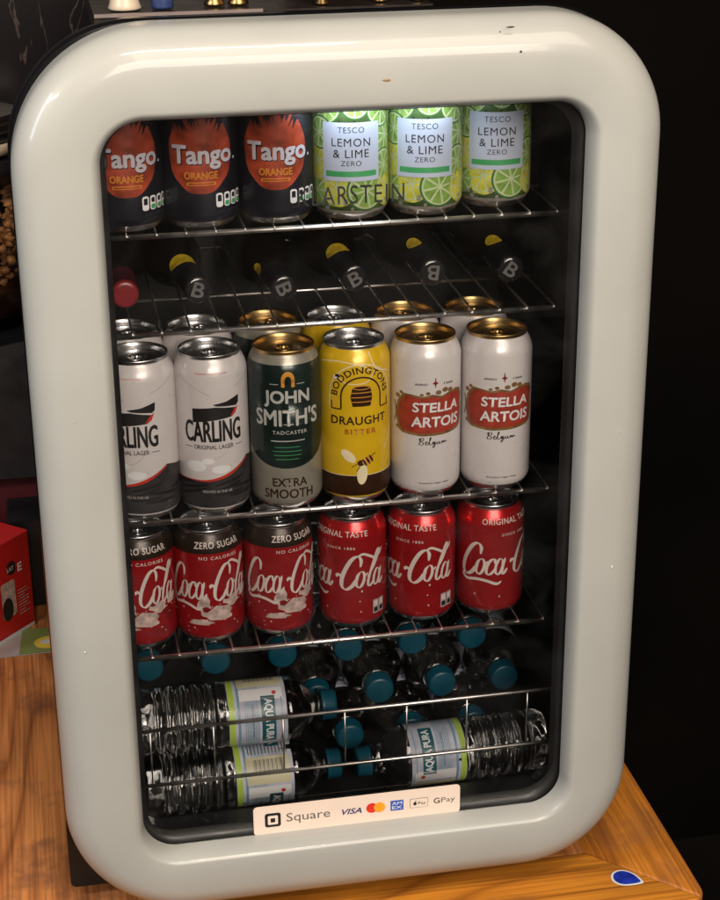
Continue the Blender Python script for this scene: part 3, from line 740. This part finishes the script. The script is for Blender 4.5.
a.ell(-.010, .0490, .0085, .0045, 'cream_ink', 3, rot=-.75); a.ell(.0030, .0305, .0050, .0105, 'cream_ink', 3, rot=-.08); a.ell(.002, .0420, .0036, .0030, 'brown', 4)
a.ell(.0085, .0440, .0058, .0042, 'orange_ink', 4, rot=.5)
for k in (-1, 0, 1): a.ell(.0085+k*.0032, .0440+k*.0018, .0010, .0042, 'ink', 5, rot=.5)
for p0, p1 in (((-.002, .041), (-.007, .038)), ((.001, .039), (-.002, .034)), ((.012, .048), (.016, .051))): a.stroke([p0, p1], lambda d, t: .0007, 'ink', 5)
a.ell(-.0200, .1285, .0022, .0014, 'ink', 3, rot=.3); a.ell(-.0215, .1265, .0030, .0016, 'white_ink', 2, rot=-.4)
draught = make_can('beer_can', Ht, None, a, ms_b, 'alu')

# --- pearl white lager can
a = Art(); ms_s = ['alu', 'stella_white', 'stella_red', 'stella_gold', 'white_ink', 'ink', 'maroon_print', 'gold']
def cart(s, o=0.): return [(x*(1+s), .0860+(y-.0860)*(1+s*1.4)) for x, y in
    [(-.0340, .0740), (-.0325, .0690), (-.0280, .0665), (-.010, .0650), (.010, .0655), (.028, .0670), (.0345, .0700), (.0365, .0790), (.0350, .0900), (.0365, .0980), (.0330, .1035), (.025, .1055), (.018, .1045), (.009, .1015), (0, .1035), (-.009, .1015), (-.018, .1030), (-.0270, .1035), (-.0300, .1000), (-.0340, .0950), (-.0365, .0840)]]
a.poly(cart(.06), 'stella_gold', 1); a.poly(cart(-.03), 'stella_red', 2)
for x, y, r in ((-.0355, .1010, .0030), (-.031, .1050, .0022), (-.0355, .0700, .0028), (.006, .1065, .0030), (.013, .1085, .0032), (.019, .1075, .0030), (-.004, .1060, .0022), (-.010, .1045, .002)): a.ell(x, y, r, r*.75, 'stella_gold', 1, 12)
a.stroke([(-.040, .095), (-.038, .085), (-.040, .075)], lambda d, t: .0016, 'stella_gold', 1)
a.text('STELLA', .0050, .0920, .0480, .0098, 'white_ink', 3, bold=.045, shear=.06); a.text('ARTOIS', .0050, .0775, .0500, .0105, 'white_ink', 3, bold=.045, shear=.06)
a.text('ANNO', -.0105, .1150, .0120, .0022, 'ink', 3, bold=.02); a.text('1366', .0165, .1150, .0100, .0022, 'ink', 3, bold=.02)
for t in (0, PI/2): a.ell(.0030, .1165, .0006, .0052, 'maroon_print', 3, 12, rot=t) if t == 0 else a.ell(.003, .1160, .0030, .0008, 'maroon_print', 3, 12)
a.ell(.003, .1160, .0016, .0018, 'red_ink' if 0 else 'maroon_print', 4, 12)
thin = lambda d, t: .00045+.0005*abs(d.y)
a.stroke([(-.0125, .0545), (-.0105, .0610), (-.0120, .0590)], thin, 'ink', 2); a.stroke([(-.0130, .0600), (-.0090, .0615), (-.0080, .0595), (-.0105, .0580), (-.0080, .0565), (-.0095, .0545), (-.0125, .0548)], thin, 'ink', 2)
a.stroke([(-.0065, .0560), (-.0045, .0572), (-.0058, .0578), (-.0060, .0550), (-.0040, .0550), (-.0010, .0615), (-.0020, .0612), (-.0025, .0550), (.0000, .0552), (.0020, .0575), (.0005, .0565), (.0015, .0550), (.0030, .0575), (.0020, .0520), (.0005, .0525), (.0045, .0558), (.0050, .0575), (.0050, .0552), (.0065, .0552), (.0075, .0575), (.0075, .0552), (.0095, .0555), (.0100, .0575), (.0105, .0555), (.0115, .0575), (.0125, .0553), (.0135, .0573), (.0150, .0560)], thin, 'ink', 2, sub=4)
a.text('Premium lager beer', .0030, .0150, .0300, .0022, 'ink', 2, bold=.02)
stella = make_can('beer_can', Ht, None, a, ms_s, 'gold')

# --- script word for the cola cans (calligraphic strokes, unit = letter height)
def script(art, m, layer, sx, sy, cx, cy, tail=True, shear=.30, wk=1.):
    S = Art()
    def wf(thick, thin_=.07):
        def f(d, t):
            k = abs(d.x*.25+d.y*.97)
            return wk*(thin_+(thick-thin_)*k**1.4)*min(1, .35+6*t, .35+6*(1-t))
        return f
    C = [(1.28, 1.30), (1.22, 1.72), (.92, 1.98), (.52, 1.82), (.20, 1.30), (.02, .65), (.10, .12), (.45, -.12), (.85, .06), (1.12, .42), (1.25, .62)]
    def big(dx): S.stroke([(x+dx, y) for x, y in C], wf(.34), m, layer, 8)
    def o_(dx, link=True):
        S.stroke([(dx+.30*math.cos(t)+.33, .5+.50*math.sin(t)) for t in [PI*.6+2*PI*k/12 for k in range(13)]], wf(.24), m, layer)
        if link: S.stroke([(dx+.42, .98), (dx+.62, .72), (dx+.86, .86)], wf(.14), m, layer)
    def c_(dx): S.stroke([(dx+.62, .70), (dx+.52, .98), (dx+.22, .90), (dx+.04, .45), (dx+.18, .03), (dx+.50, .08), (dx+.78, .45)], wf(.24), m, layer)
    def a_(dx):
        S.stroke([(dx+.27*math.cos(t)+.30, .5+.50*math.sin(t)) for t in [PI*.4+2*PI*k/12 for k in range(13)]], wf(.22), m, layer)
        S.stroke([(dx+.66, 1.02), (dx+.60, .50), (dx+.64, .08), (dx+.80, .02), (dx+1.02, .32)], wf(.24), m, layer)
    big(0); o_(1.12); c_(1.92); a_(2.62)
    S.stroke([(3.78, .70), (3.98, .80), (4.20, .74)], wf(.3, .16), m, layer)
    big(4.30)
    S.stroke([(5.16, 1.96), (5.60, 2.10), (6.20, 1.92), (6.75, 1.72), (7.20, 1.95), (7.30, 2.25)], wf(.16, .15), m, layer)
    o_(5.42)
    S.stroke([(6.30, .62), (6.72, 1.25), (7.02, 1.98), (6.98, 2.22), (6.80, 2.05), (6.55, 1.20), (6.42, .40), (6.52, .04), (6.72, .06), (6.90, .34)], wf(.22), m, layer)
    a_(6.86)
    if tail: S.stroke([(.30, -.05), (.10, -.18), (.55, -.42), (1.40, -.34), (2.20, -.42), (3.00, -.62), (3.36, -.48)], wf(.2, .17), m, layer)
    for vs, fs, mm, l in S.items:
        art.items.append(([((x+shear*y*.8-4.1-.25)*sx+cx, (y-.9)*sy+cy) for x, y in vs], fs, mm, l))

a = Art(); ms_k = ['alu', 'coke_red', 'coke_shine', 'coke_ink', 'white_ink', 'lager_pale', 'ink', 'maroon_print']
script(a, 'coke_ink', 2, .0128, .0168, 0, .0620)
a.text('ORIGINAL TASTE', -.0035, .1035, .0620, .0058, 'coke_ink', 2, bold=.02, spacing=1.1); a.text('SINCE 1886', .0, .0890, .0290, .0028, 'coke_ink', 2, bold=.02, spacing=1.3)
a.rect(-W_, .0970, W_, .0974, 'maroon_print', 1)
for k, x in enumerate((.0330, .0405)):
    a.rect(x, .0150, x+.0068, .0300, 'lager_pale', 2, .001); a.rect(x+.001, .0165, x+.0058, .0215, 'ink', 3); a.rect(x+.001, .0235, x+.0058, .0285, 'coke_ink', 3)
for i in range(14): a.ell(rng.uniform(-.05, .05), rng.uniform(.015, .045), rng.uniform(.0004, .0010), rng.uniform(.0006, .0014), 'coke_ink' if i % 3 == 0 else 'maroon_print', 1, 8)
coke = make_can('cola_can', Hs, None, a, ms_k, 'alu', bands=[(.0975, .1125, 'coke_shine')])  # lighter red band paints the shine of the shoulder

a = Art(); ms_z = ['alu', 'coke_red', 'coke_dark', 'coke_ink', 'snow', 'maroon_print', 'white_ink']
script(a, 'coke_ink', 4, .0108, .0178, 0, .0655, wk=.95)
a.text('ZERO SUGAR', .0060, .1055, .0480, .0062, 'coke_ink', 2, bold=.02, spacing=1.1); a.text('NO CALORIES', .0060, .0925, .0390, .0034, 'coke_ink', 2, bold=.015, spacing=1.25)
rng = random.Random(5)
def cloud(cx, cy, rx, ry, m, lay, jag=.22, n=26):
    P = []; ph = [rng.uniform(0, 6) for _ in range(4)]
    for k in range(n):
        t = 2*PI*k/n; r = 1+jag*(math.sin(3*t+ph[0])*.5+math.sin(5*t+ph[1])*.4+math.sin(8*t+ph[2])*.3)
        P.append((cx+rx*r*math.cos(t), cy+ry*r*math.sin(t)))
    a.poly(P, m, lay)
for c0 in (0., .107):     # snow-like blotches printed round the lower half
    cloud(c0-.010, .0430, .0065, .0100, 'snow', 1); cloud(c0+.004, .0330, .0150, .0078, 'snow', 1); cloud(c0+.018, .0450, .0090, .0060, 'snow', 1)
    cloud(c0-.014, .0240, .0120, .0030, 'snow', 1); cloud(c0+.012, .0500, .0060, .0030, 'maroon_print', 2); cloud(c0+.030, .0350, .0060, .0090, 'maroon_print', 2); cloud(c0+.020, .0180, .0160, .0050, 'maroon_print', 2); cloud(c0-.008, .0380, .0040, .0028, 'maroon_print', 2)
    cloud(c0+.034, .0500, .0060, .0060, 'snow', 1)
for i in range(60): a.ell(rng.uniform(-W_, W_), rng.uniform(.012, .052), rng.uniform(.0004, .0012), rng.uniform(.0004, .0011), 'snow', 3, 7)
zero = make_can('cola_can', Hs, None, a, ms_z, 'alu', bands=[(.0970, .1170, 'coke_dark')])

used = set()
def put(root, x, y, z, spin, label, cat, group, name=None):
    o = root
    if root.name in used: o = copy_tree(root)
    used.add(o.name)
    face = math.atan2(-.2573591-x, y+1.4134)
    o.location = (x, y, z); o.rotation_euler = (0, 0, face+spin)
    return tag(o, label, cat, group)
DZ = .0037
XT = [-.1790, -.1125, -.0455, .0225, .0905, .159]
nth = ['leftmost of the three', 'middle one of the three', 'rightmost of the three']
for i in range(3):
    put(tango, XT[i], .102, S1+DZ, (.06, .03, .02)[i], ['black orange soda can at the left end of the top shelf, first letter hidden', 'black orange soda can on the top shelf, between two others like it', 'black orange soda can on the top shelf, touching the first lemon and lime can'][i], 'soda can', 'black orange soda cans on the top shelf')
for i in range(3):
    put(lemon, XT[3+i], (.101, .101, .116)[i], S1+DZ, (.03, .02, .10)[i], ['green lemon and lime can beside the black soda cans, under the lit lamp', 'green lemon and lime can in the middle of its three', 'green lemon and lime can set back at the right end of the top shelf'][i], 'soda can', 'lemon and lime cans on the top shelf')
XB = [-.1780, -.1115, -.0430, .0235, .0920, .1615]; YB = .0985
put(carling, XB[0], YB, S3+DZ, -.36, 'white lager can with black wedge, far left, partly behind the door frame', 'beer can', 'front row of tall beer cans')
put(carling, XB[1], YB, S3+DZ, .02, 'white lager can with black wedge, full name showing, left of the green can', 'beer can', 'front row of tall beer cans')
put(bitter, XB[2], YB-.002, S3+DZ, .04, 'dark green and silver extra smooth bitter can between white can and yellow can', 'beer can', 'front row of tall beer cans')
put(draught, XB[3], YB, S3+DZ, .12, 'bright yellow draught bitter can with a barrel and a bee', 'beer can', 'front row of tall beer cans')
put(stella, XB[4], YB, S3+DZ, .21, 'white lager can with red cartouche, gold lid, next to the yellow can', 'beer can', 'front row of tall beer cans')
put(stella, XB[5], YB, S3+DZ, .16, 'white lager can with red cartouche, gold lid, last on the right', 'beer can', 'front row of tall beer cans')
names_b = ['white lager can at the left end', 'white lager can left of the green can', 'dark green bitter can', 'yellow bitter can', 'red and white can beside the yellow one', 'red and white can at the right end']
for i, rt in enumerate((carling, carling, bitter, draught, stella, stella)):
    put(rt, XB[i]-.004, YB+.072, S3+DZ, .5+i, 'back row can lid behind the '+names_b[i], 'beer can', 'second row of tall beer cans')
XK = [-.1865, -.1200, -.0515, .0225, .0925, .1625]; YK = .1130
for i, sp in enumerate((-.05, .13, .36)):
    put(zero, XK[i], YK, S4+DZ, sp, ['zero sugar cola can at the left end, cut off by the door frame', 'zero sugar cola can in the middle of its three', 'zero sugar cola can standing next to the plain red cola cans'][i], 'cola can', 'zero sugar cola cans')
for i, sp in enumerate((-.34, -.36, .80)):
    put(coke, XK[3+i], YK, S4+DZ, sp, ['plain red original taste cola can, nearest to the zero sugar cans', 'plain red original taste cola can standing between two like it', 'plain red original taste cola can at the right end of its shelf'][i], 'cola can', 'original taste cola cans')

# ------------------------------------------------------------------ dark bottles lying with their necks to the door
def make_bottle(foil, capm, logo, yellow, lrot=0., ya=(0, 0)):
    root = thing('beer_bottle' if logo else 'wine_bottle', None, None)
    # built along +Z then laid along +Y (cap towards -Y)
    T = Matrix.Rotation(-PI/2, 4, 'X')
    b = MB(); b.lathe([(.0140, .052), (.0150, .070), (.0185, .085), (.0270, .105), (.0315, .125), (.0325, .140), (.0325, .245), (.0300, .252), (.015, .250)], 40, cap1=True, cap0=True); b.xform(T); b.build('body', 'dark_glass', root)
    f = MB(); f.lathe([(.0138, .0062), (.0142, .012), (.0142, .035), (.0148, .053), (.0152, .0535)], 40, cap0=True, cap1=True); f.xform(T); f.build('neck_foil', foil, root)
    c = MB(); c.lathe([(.0100, .0), (.0128, .0004), (.0140, .0018), (.0146, .0060), (.0142, .0075)], 42, disp=(lambda a_, z, r: .0004*math.cos(21*a_) if z > .003 else 0) if logo else None, cap0=True)
    c.xform(T); co_ = c.build('cap', capm, root)
    if logo:
        ar = Art(); ar.text('B', 0, 0, .0130, .0160, 'grey_ink', 1, bold=.03)
        q = MB(); ca, sa = math.cos(lrot), math.sin(lrot)
        flat_art(q, ar, ['grey_ink'], (0, -.0001, 0), (ca, 0, sa), (-sa, 0, ca), (0, -1, 0), .0002); q.build('logo', 'grey_ink', co_, fix=False)
    if yellow:
        q = MB(); a0, a1 = ya; n = 24; V = []
        def rad(z): return .0148+.00016 if z < .053 else (.0150+.0035*max(0, (z-.070)/.015) if z > .070 else .0149+.0001*(z-.053)/.017)
        for j in range(5):
            for k in range(n+1):
                t = R_(a0+(a1-a0)*k/n); h = .0125*math.sqrt(max(.02, 1-(2*k/n-1)**2)); z = .0655+h*(j/2-1)
                V.append(((rad(z)+.0007)*math.sin(t), z, (rad(z)+.0007)*math.cos(t)))
        q.add(V, [(j*(n+1)+k, j*(n+1)+k+1, (j+1)*(n+1)+k+1, (j+1)*(n+1)+k) for j in range(4) for k in range(n)]); q.build('neck_label', 'neck_yellow', root)
    return root
bots = [(-.185, .5840, 'foil_maroon', 'foil_red', False, 0, 0, (0, 0), 'dark bottle with a plain red cap, lying at the left end of its shelf', 0),
        (-.119, .5840, 'foil_black', 'foil_black', True, 1, -.35, (-75, 55), 'dark bottle right of the red capped one, wide yellow neck label showing', .12),
        (-.041, .5800, 'foil_black', 'foil_black', True, 1, -1.25, (-95, -55), 'dark bottle above the green can, hardly any yellow on its neck', .05),
        (.025, .5855, 'foil_black', 'foil_black', True, 1, .45, (-70, 40), 'dark bottle above the yellow can, wide yellow neck label showing', .06),
        (.098, .5865, 'foil_black', 'foil_black', True, 1, 3.0, (-50, 12), 'dark bottle second from the right, small yellow patch on its neck', .02),
        (.173, .5845, 'foil_black', 'foil_black', True, 1, -.65, (-50, 20), 'dark bottle at the right end of its shelf, small yellow patch on its neck', -.02)]
for x, z, fo, cp, lg, ye, lr, ya, lab, sk in bots:
    b = make_bottle(fo, cp, lg, ye, lr, ya); b.location = (x, .094, z+.0075); b.rotation_euler = (0, 0, sk); b.scale = (.88, .88, .88)
    tag(b, lab, 'bottle', 'dark bottles lying on the second shelf')

# ------------------------------------------------------------------ water bottles
def make_water(front):
    root = thing('water_bottle', None, None); T = Matrix.Rotation(-PI/2, 4, 'X') if not front else Matrix.Rotation(PI/2, 4, 'Y')
    prof = [(.0120, .0100), (.0122, .0215), (.0150, .0250), (.0215, .0310), (.0280, .0390), (.0318, .0460), (.0325, .0490), (.0318, .0510)]
    prof += [(.0318, .1120), (.0325, .1150)]
    z = .1150
    while z < .1800:
        prof += [(.0326, z+.0012), (.0328, z+.0040), (.0318, z+.0068), (.0288, z+.0084), (.0288, z+.0096), (.0314, z+.0112)]; z += .0118
    prof += [(.0325, z+.006), (.0318, z+.012), (.0285, z+.0175), (.0200, z+.0195), (.0100, z+.0165)]
    rg = random.Random(11 if front else 4)
    ph = [rg.uniform(0, 6) for _ in range(6)]
    def disp(a_, zz, r):
        if r < .02: return 0
        k = .0005*math.sin(5*a_+ph[0]+zz*40)+.0004*math.sin(3*a_+ph[1]-zz*90)
        if zz > z: k += .0016*math.cos(5*a_)*(r/.03)
        elif zz > .119: k += .0004*math.sin(11*a_+ph[2])
        return k
    b = MB(); b.lathe(prof, 48, disp=disp, cap0=True, cap1=True); b.xform(T); b.build('body', 'pet', root)
    c = MB(); c.lathe([(.0120, -.0003), (.0138, .0004), (.0149, .0020), (.0152, .0120), (.0155, .0125), (.0155, .0150), (.0150, .0152)], 60, disp=lambda a_, zz, r: .00025*math.cos(30*a_) if .001 < zz < .0122 else 0, cap0=True, cap1=True)
    c.xform(T); c.build('cap', 'teal', root)
    c = MB(); c.lathe([(.0125, .0175), (.0165, .0178), (.0165, .0192), (.0125, .0195)], 32, cap0=True, cap1=True); c.xform(T); c.build('neck_ring', 'pet', root)
    return root, T
def add_label(root, T, variant):
    ms = ['aqua_label', 'aqua_lime', 'aqua_teal', 'white_ink', 'aqua_blue', 'cream_panel', 'ink', 'grey_ink', 'red_ink']
    mb = MB(); mb.lathe([(.0323, .0525), (.0324, .0530), (.0324, .1100), (.0323, .1105)], 64)
    a = Art()          # u round the bottle, v along it from cap to base
    a.rect(-.1015, .1045, .1015, .1100, 'aqua_lime', 1); a.rect(-.1015, .0990, .1015, .1015, 'aqua_blue', 1)
    for k in range(9): a.rect(-.1015, .0935-.0016*k, .1015, .0935-.0016*k+.0006, 'aqua_blue', 1)
    for c0 in (-.052, .052):
        a.rect(c0-.026, .0640, c0+.026, .0780, 'aqua_teal', 2, .001); a.text('AQUA PURA', c0, .0710, .0460, .0095, 'white_ink', 3, bold=.04, flip=True)
        a.text('natural mineral water', c0, .0860, .036, .0024, 'aqua_teal', 3, flip=True); a.rect(c0-.024, .0570, c0+.024, .0580, 'aqua_blue', 2)
    a.rect(-.014, .0560, .014, .1000, 'cream_panel', 2, .001)
    for k in range(22): x = .0625+k*.0014; a.rect(-.0050, x, .0110, x+(.0004, .0009, .0006)[k % 3], 'grey_ink', 3)
    for k in range(12): a.rect(.017, .0570+k*.0035, .031, .0570+k*.0035+.0012, 'grey_ink', 2)
    a.rect(-.030, .056, -.017, .0990, 'white_ink', 2); a.ell(-.023, .064, .0022, .0022, 'red_ink', 3)
    wrap_art(mb, a, ms, lambda v: .0324, .0324)
    mb.xform(T); return mb.build('label', ms, root, fix=False)
fw, TF = make_water(True); add_label(fw, TF, 0)
bw, TB = make_water(False); add_label(bw, TB, 0)
# front bottles lie along X. TF sends +Z to +X: cap at origin, base at +X
def lay(root, loc, rz, spin, label, grp):
    o = root
    if root.name in used: o = copy_tree(root)
    used.add(o.name); o.location = loc
    o.rotation_euler = (Matrix.Rotation(rz, 3, 'Z') @ Matrix.Rotation(spin, 3, 'X')).to_euler()
    return tag(o, label, 'water bottle', grp)
G = 'water bottles lying across the basket front'
lay(fw, (.000, .094, .1485), PI-.015, -1.35, 'water bottle lying sideways, cap to the right, upper one on the left', G)
lay(fw, (.004, .094, .0785), PI+.012, 3.75, 'water bottle lying sideways, cap to the right, lower one on the left', G)
lay(fw, (.020, .094, .0765), .03, .95, 'water bottle lying sideways, cap to the left, base at the right wall', G)
def lay_back(x, z, label, y=.142):
    o = bw if bw.name not in used else copy_tree(bw)
    used.add(o.name); o.location = (x, y, z); o.rotation_euler = (0, random.uniform(-3, 3), random.uniform(-.03, .03))
    return tag(o, label, 'water bottle', 'water bottles stacked lengthwise in the basket')
for x, wd in zip((.024, .091, .158), ('left', 'middle', 'right')): lay_back(x, .0760, 'teal capped water bottle in the bottom layer of the stack, %s of three' % wd)
for x, wd in zip((-.010, .0560, .1230, .1910), ('first', 'second', 'third', 'last')): lay_back(x, .1285, 'teal capped water bottle pointing out of the middle layer, %s from the left' % wd)
for x, wd in zip((-.182, -.114, -.045, .0235, .0920, .1560), ('under the first zero sugar can', 'under the second zero sugar can', 'under the third zero sugar can', 'under the first plain cola can', 'under the second plain cola can', 'under the last plain cola can')): lay_back(x, .1800, 'teal capped water bottle of the top layer '+wd, .146)

# ------------------------------------------------------------------ things around the fridge
# red drinks carton, turned
ct = thing('drinks_carton', 'bright red drinks carton with white base stripe on the table behind the fridge', 'carton', (-.300, .655, ZT+.001), (0, 0, R_(228)))
q = MB()   # local: +X runs along the front face towards the left of the photo, -Y... depth
cw, cd, ch = .19, .13, .134
P = rrect(0, cw, -cd, 0, .003, 3)
q.rings([[(x, y, 0) for x, y in P], [(x, y, ch) for x, y in P]], closed_ends=(True, True)); q.build('box', 'carton_red', ct, sharp=40)
a = Art(); ms = ['white_ink', 'ink', 'snow', 'coke_red']
a.rect(-.19, .0, -.004, .005, 'white_ink', 1); a.text('E', -.0225, .0920, .0080, .0120, 'white_ink', 1, bold=.05)
a.rect(-.045, .0870, -.030, .1050, 'ink', 1, .006); a.text('LAT', -.0400, .0955, .012, .006, 'white_ink', 2)
a.rect(-.060, .030, -.034, .080, 'snow', 1, .004); a.ell(-.050, .042, .010, .016, 'ink', 2)
for k in range(9): a.rect(-.030, .026+k*.0042, -.030+(.020, .012, .022, .016, .020)[k % 5], .0272+k*.0042, 'snow', 1)
q = MB(); flat_art(q, a, ms, (0, .0006, 0), (-1, 0, 0), (0, 0, 1), (0, 1, 0), .0003); q.build('printing', ms, ct, fix=False)
# maroon carton behind
q = MB(); P = rrect(-.45, -.258, ZT+.001, .135, .004, 3); q.rings([at_y(P, .80), at_y(P, .82), at_y(P, .96)], closed_ends=(True, True))
tag(q.build('maroon_carton', 'carton_maroon', sharp=40), 'dark maroon carton in shadow behind the bright red carton', 'carton')
q = MB(); q.rings([at_y(rrect(-.328, -.262, ZT+.001, .105, .004, 3), .705), at_y(rrect(-.328, -.262, ZT+.001, .105, .004, 3), .785)], closed_ends=(True, True))
tag(q.build('black_box', 'case_black', sharp=40), 'small black box between the bright red carton and the fridge', 'box')
# black case on top with sloping lid
q = MB(); q.add([(-.5, .78, .1355), (-.262, .78, .1355), (-.262, .98, .1355), (-.5, .98, .1355), (-.5, .80, .285), (-.262, .80, .325), (-.262, .98, .335), (-.5, .98, .300)],
    [(0, 3, 2, 1), (4, 5, 6, 7), (0, 1, 5, 4), (1, 2, 6, 5), (2, 3, 7, 6), (3, 0, 4, 7)], 0, False)
tag(q.build('black_case', 'case_black'), 'black case with a sloping top above the maroon carton', 'case')
# snack jar
js = thing('snack_jar', 'jar of orange brown snacks with a dark base, against the marble wall', 'jar', (-.335, .90, .337))
q = MB(); q.lathe([(.070, 0), (.074, .004), (.074, .05), (.072, .165), (.060, .176), (.060, .190)], 40, cap0=True); q.build('glass', 'jar', js)
rg = random.Random(2); q = MB()
for k in range(230):
    t = rg.uniform(0, 2*PI); rr = .066*math.sqrt(rg.uniform(.5, 1)); z = rg.uniform(.050, .150)
    c = Vector((rr*math.cos(t), rr*math.sin(t), z)); s = rg.uniform(.007, .013)
    o = len(q.v); n1 = 6
    ax = Matrix.Rotation(rg.uniform(0, 6), 3, 'Z') @ Matrix.Rotation(rg.uniform(0, 3), 3, 'X')
    V = [c+ax @ Vector((s*math.cos(2*PI*i/6), s*.7*math.sin(2*PI*i/6), 0)) for i in range(6)]+[c+ax @ Vector((0, 0, s*.6)), c-ax @ Vector((0, 0, s*.6))]
    q.add(V, [(i, (i+1) % 6, 6) for i in range(6)]+[((i+1) % 6, i, 7) for i in range(6)])
q.build('snacks', 'nuts', js)
q = MB(); q.lathe([(.064, .003), (.066, .006), (.066, .040), (.060, .046)], 32, cap0=True, cap1=True); q.build('dark_layer', 'brown', js)
q = MB(); q.lathe([(.063, .1905), (.064, .192), (.064, .206), (.060, .210)], 32, cap0=True, cap1=True); q.build('lid', 'case_black', js)
# cream dish and steel trays standing on the jar lid
d = MB(); d.lathe([(.030, 0), (.055, .006), (.062, .022), (.060, .023), (.052, .010), (.02, .006)], 32, cap0=True, cap1=True)
o = d.build('dish', 'ceramic'); o.location = (-.335, .90, .5475); tag(o, 'small cream dish on the lid of the snack jar', 'dish')
for k in range(4):
    d = MB(); d.lathe([(.035, 0), (.063, .0025), (.066, .0055), (.064, .0060), (.034, .0030)], 36, cap0=True, cap1=True); o = d.build('steel_lid', 'steel'); o.location = (-.335, .90, .5710+k*.0100)
    tag(o, ['lowest steel lid', 'second steel lid from the bottom', 'third steel lid from the bottom', 'topmost steel lid'][k]+' of the stack above the cream dish', 'lid', 'stack of steel lids')
# leaflet
a = Art(); ms = ['lager_pale', 'paper', 'leaf_green', 'leaf_yellow']
lf = [(-.075, -.025), (.055, -.020), (.060, .040), (-.060, .055)]
a.poly(lf, 'lager_pale', 1); a.poly([(-.005, -.022), (.055, -.020), (.060, .040), (.0, .048)], 'leaf_green', 2); a.ell(.032, .004, .018, .016, 'leaf_yellow', 3); a.ell(.030, .006, .008, .006, 'paper', 4)
q = MB(); q.add([(x, y, 0) for x, y in lf]+[(x, y, .001) for x, y in lf], [(0, 3, 2, 1), (0, 1, 5, 4), (1, 2, 6, 5), (2, 3, 7, 6), (3, 0, 4, 7)], 0, False)
flat_art(q, a, ms, (0, 0, .001), (1, 0, 0), (0, 1, 0), (0, 0, 1), .0002); o = q.build('leaflet', ms, fix=False); o.location = (-.318, .592, ZT+.0006)
tag(o, 'green and white leaflet with a yellow picture, in front of the red carton', 'leaflet')

# back shelf with bottles above the fridge top
bs = thing('back_shelf', 'dark back bar shelf with a pale front edge showing above the fridge', 'shelf', (.22, .62, .787))
q = MB(); q.box((-.402, -.168, -.022), (-.04, .20, -.001)); q.build('board', 'shelf_black', bs)
q = MB(); q.box((-.402, -.172, -.0030), (-.225, -.1682, .0005)); q.build('edge_trim', 'trim', bs)
for x in (-.35, -.10):
    q = MB(); q.box((x, -.05, -.10), (x+.02, .36, -.0222)); q.build('bracket', 'shelf_black', bs)
def turned(name, prof, mt, loc, label, cat, group=None):
    q = MB(); q.lathe(prof, 36, cap0=True, cap1=True); o = q.build(name, mt); o.location = loc; return tag(o, label, cat, group)
ZS = .7875
turned('ceramic_bottle', [(.0165, 0), (.0178, .002), (.0160, .006), (.0125, .022), (.0135, .05), (.022, .09), (.022, .14), (.010, .17), (.011, .20)], 'ceramic', (-.148, .482, ZS), 'cream ceramic flared bottle foot above the top left of the fridge', 'bottle')
turned('blue_bottle', [(.0112, 0), (.0120, .002), (.0112, .010), (.0120, .05), (.0125, .12), (.007, .16), (.007, .19)], 'blue_glaze', (-.108, .482, ZS), 'slim blue bottle foot right of the cream one', 'bottle')
for x, lb in ((-.052, 'brass spirit measure right of the slim blue bottle'), (-.026, 'brass spirit measure, second to the right of the slim blue bottle')):
    turned('spirit_measure', [(.0110, 0), (.0115, .002), (.0085, .006), (.0070, .018), (.0100, .030), (.0120, .055), (.0110, .056)], 'brass', (x, .490, ZS), lb, 'measure', 'small brass items on the back shelf')
for x, y, lb in ((.062, .470, 'small brass cup above the middle of the fridge top'), (.072+.055, .475, 'small brass cup right of the fridge top middle'), (.168, .475, 'rightmost small brass cup on the dark back shelf')):
    turned('brass_cup', [(.0075, 0), (.0080, .001), (.0060, .004), (.0095, .012), (.0110, .028), (.0100, .029)], 'brass', (x, y, ZS), lb, 'cup', 'small brass items on the back shelf')
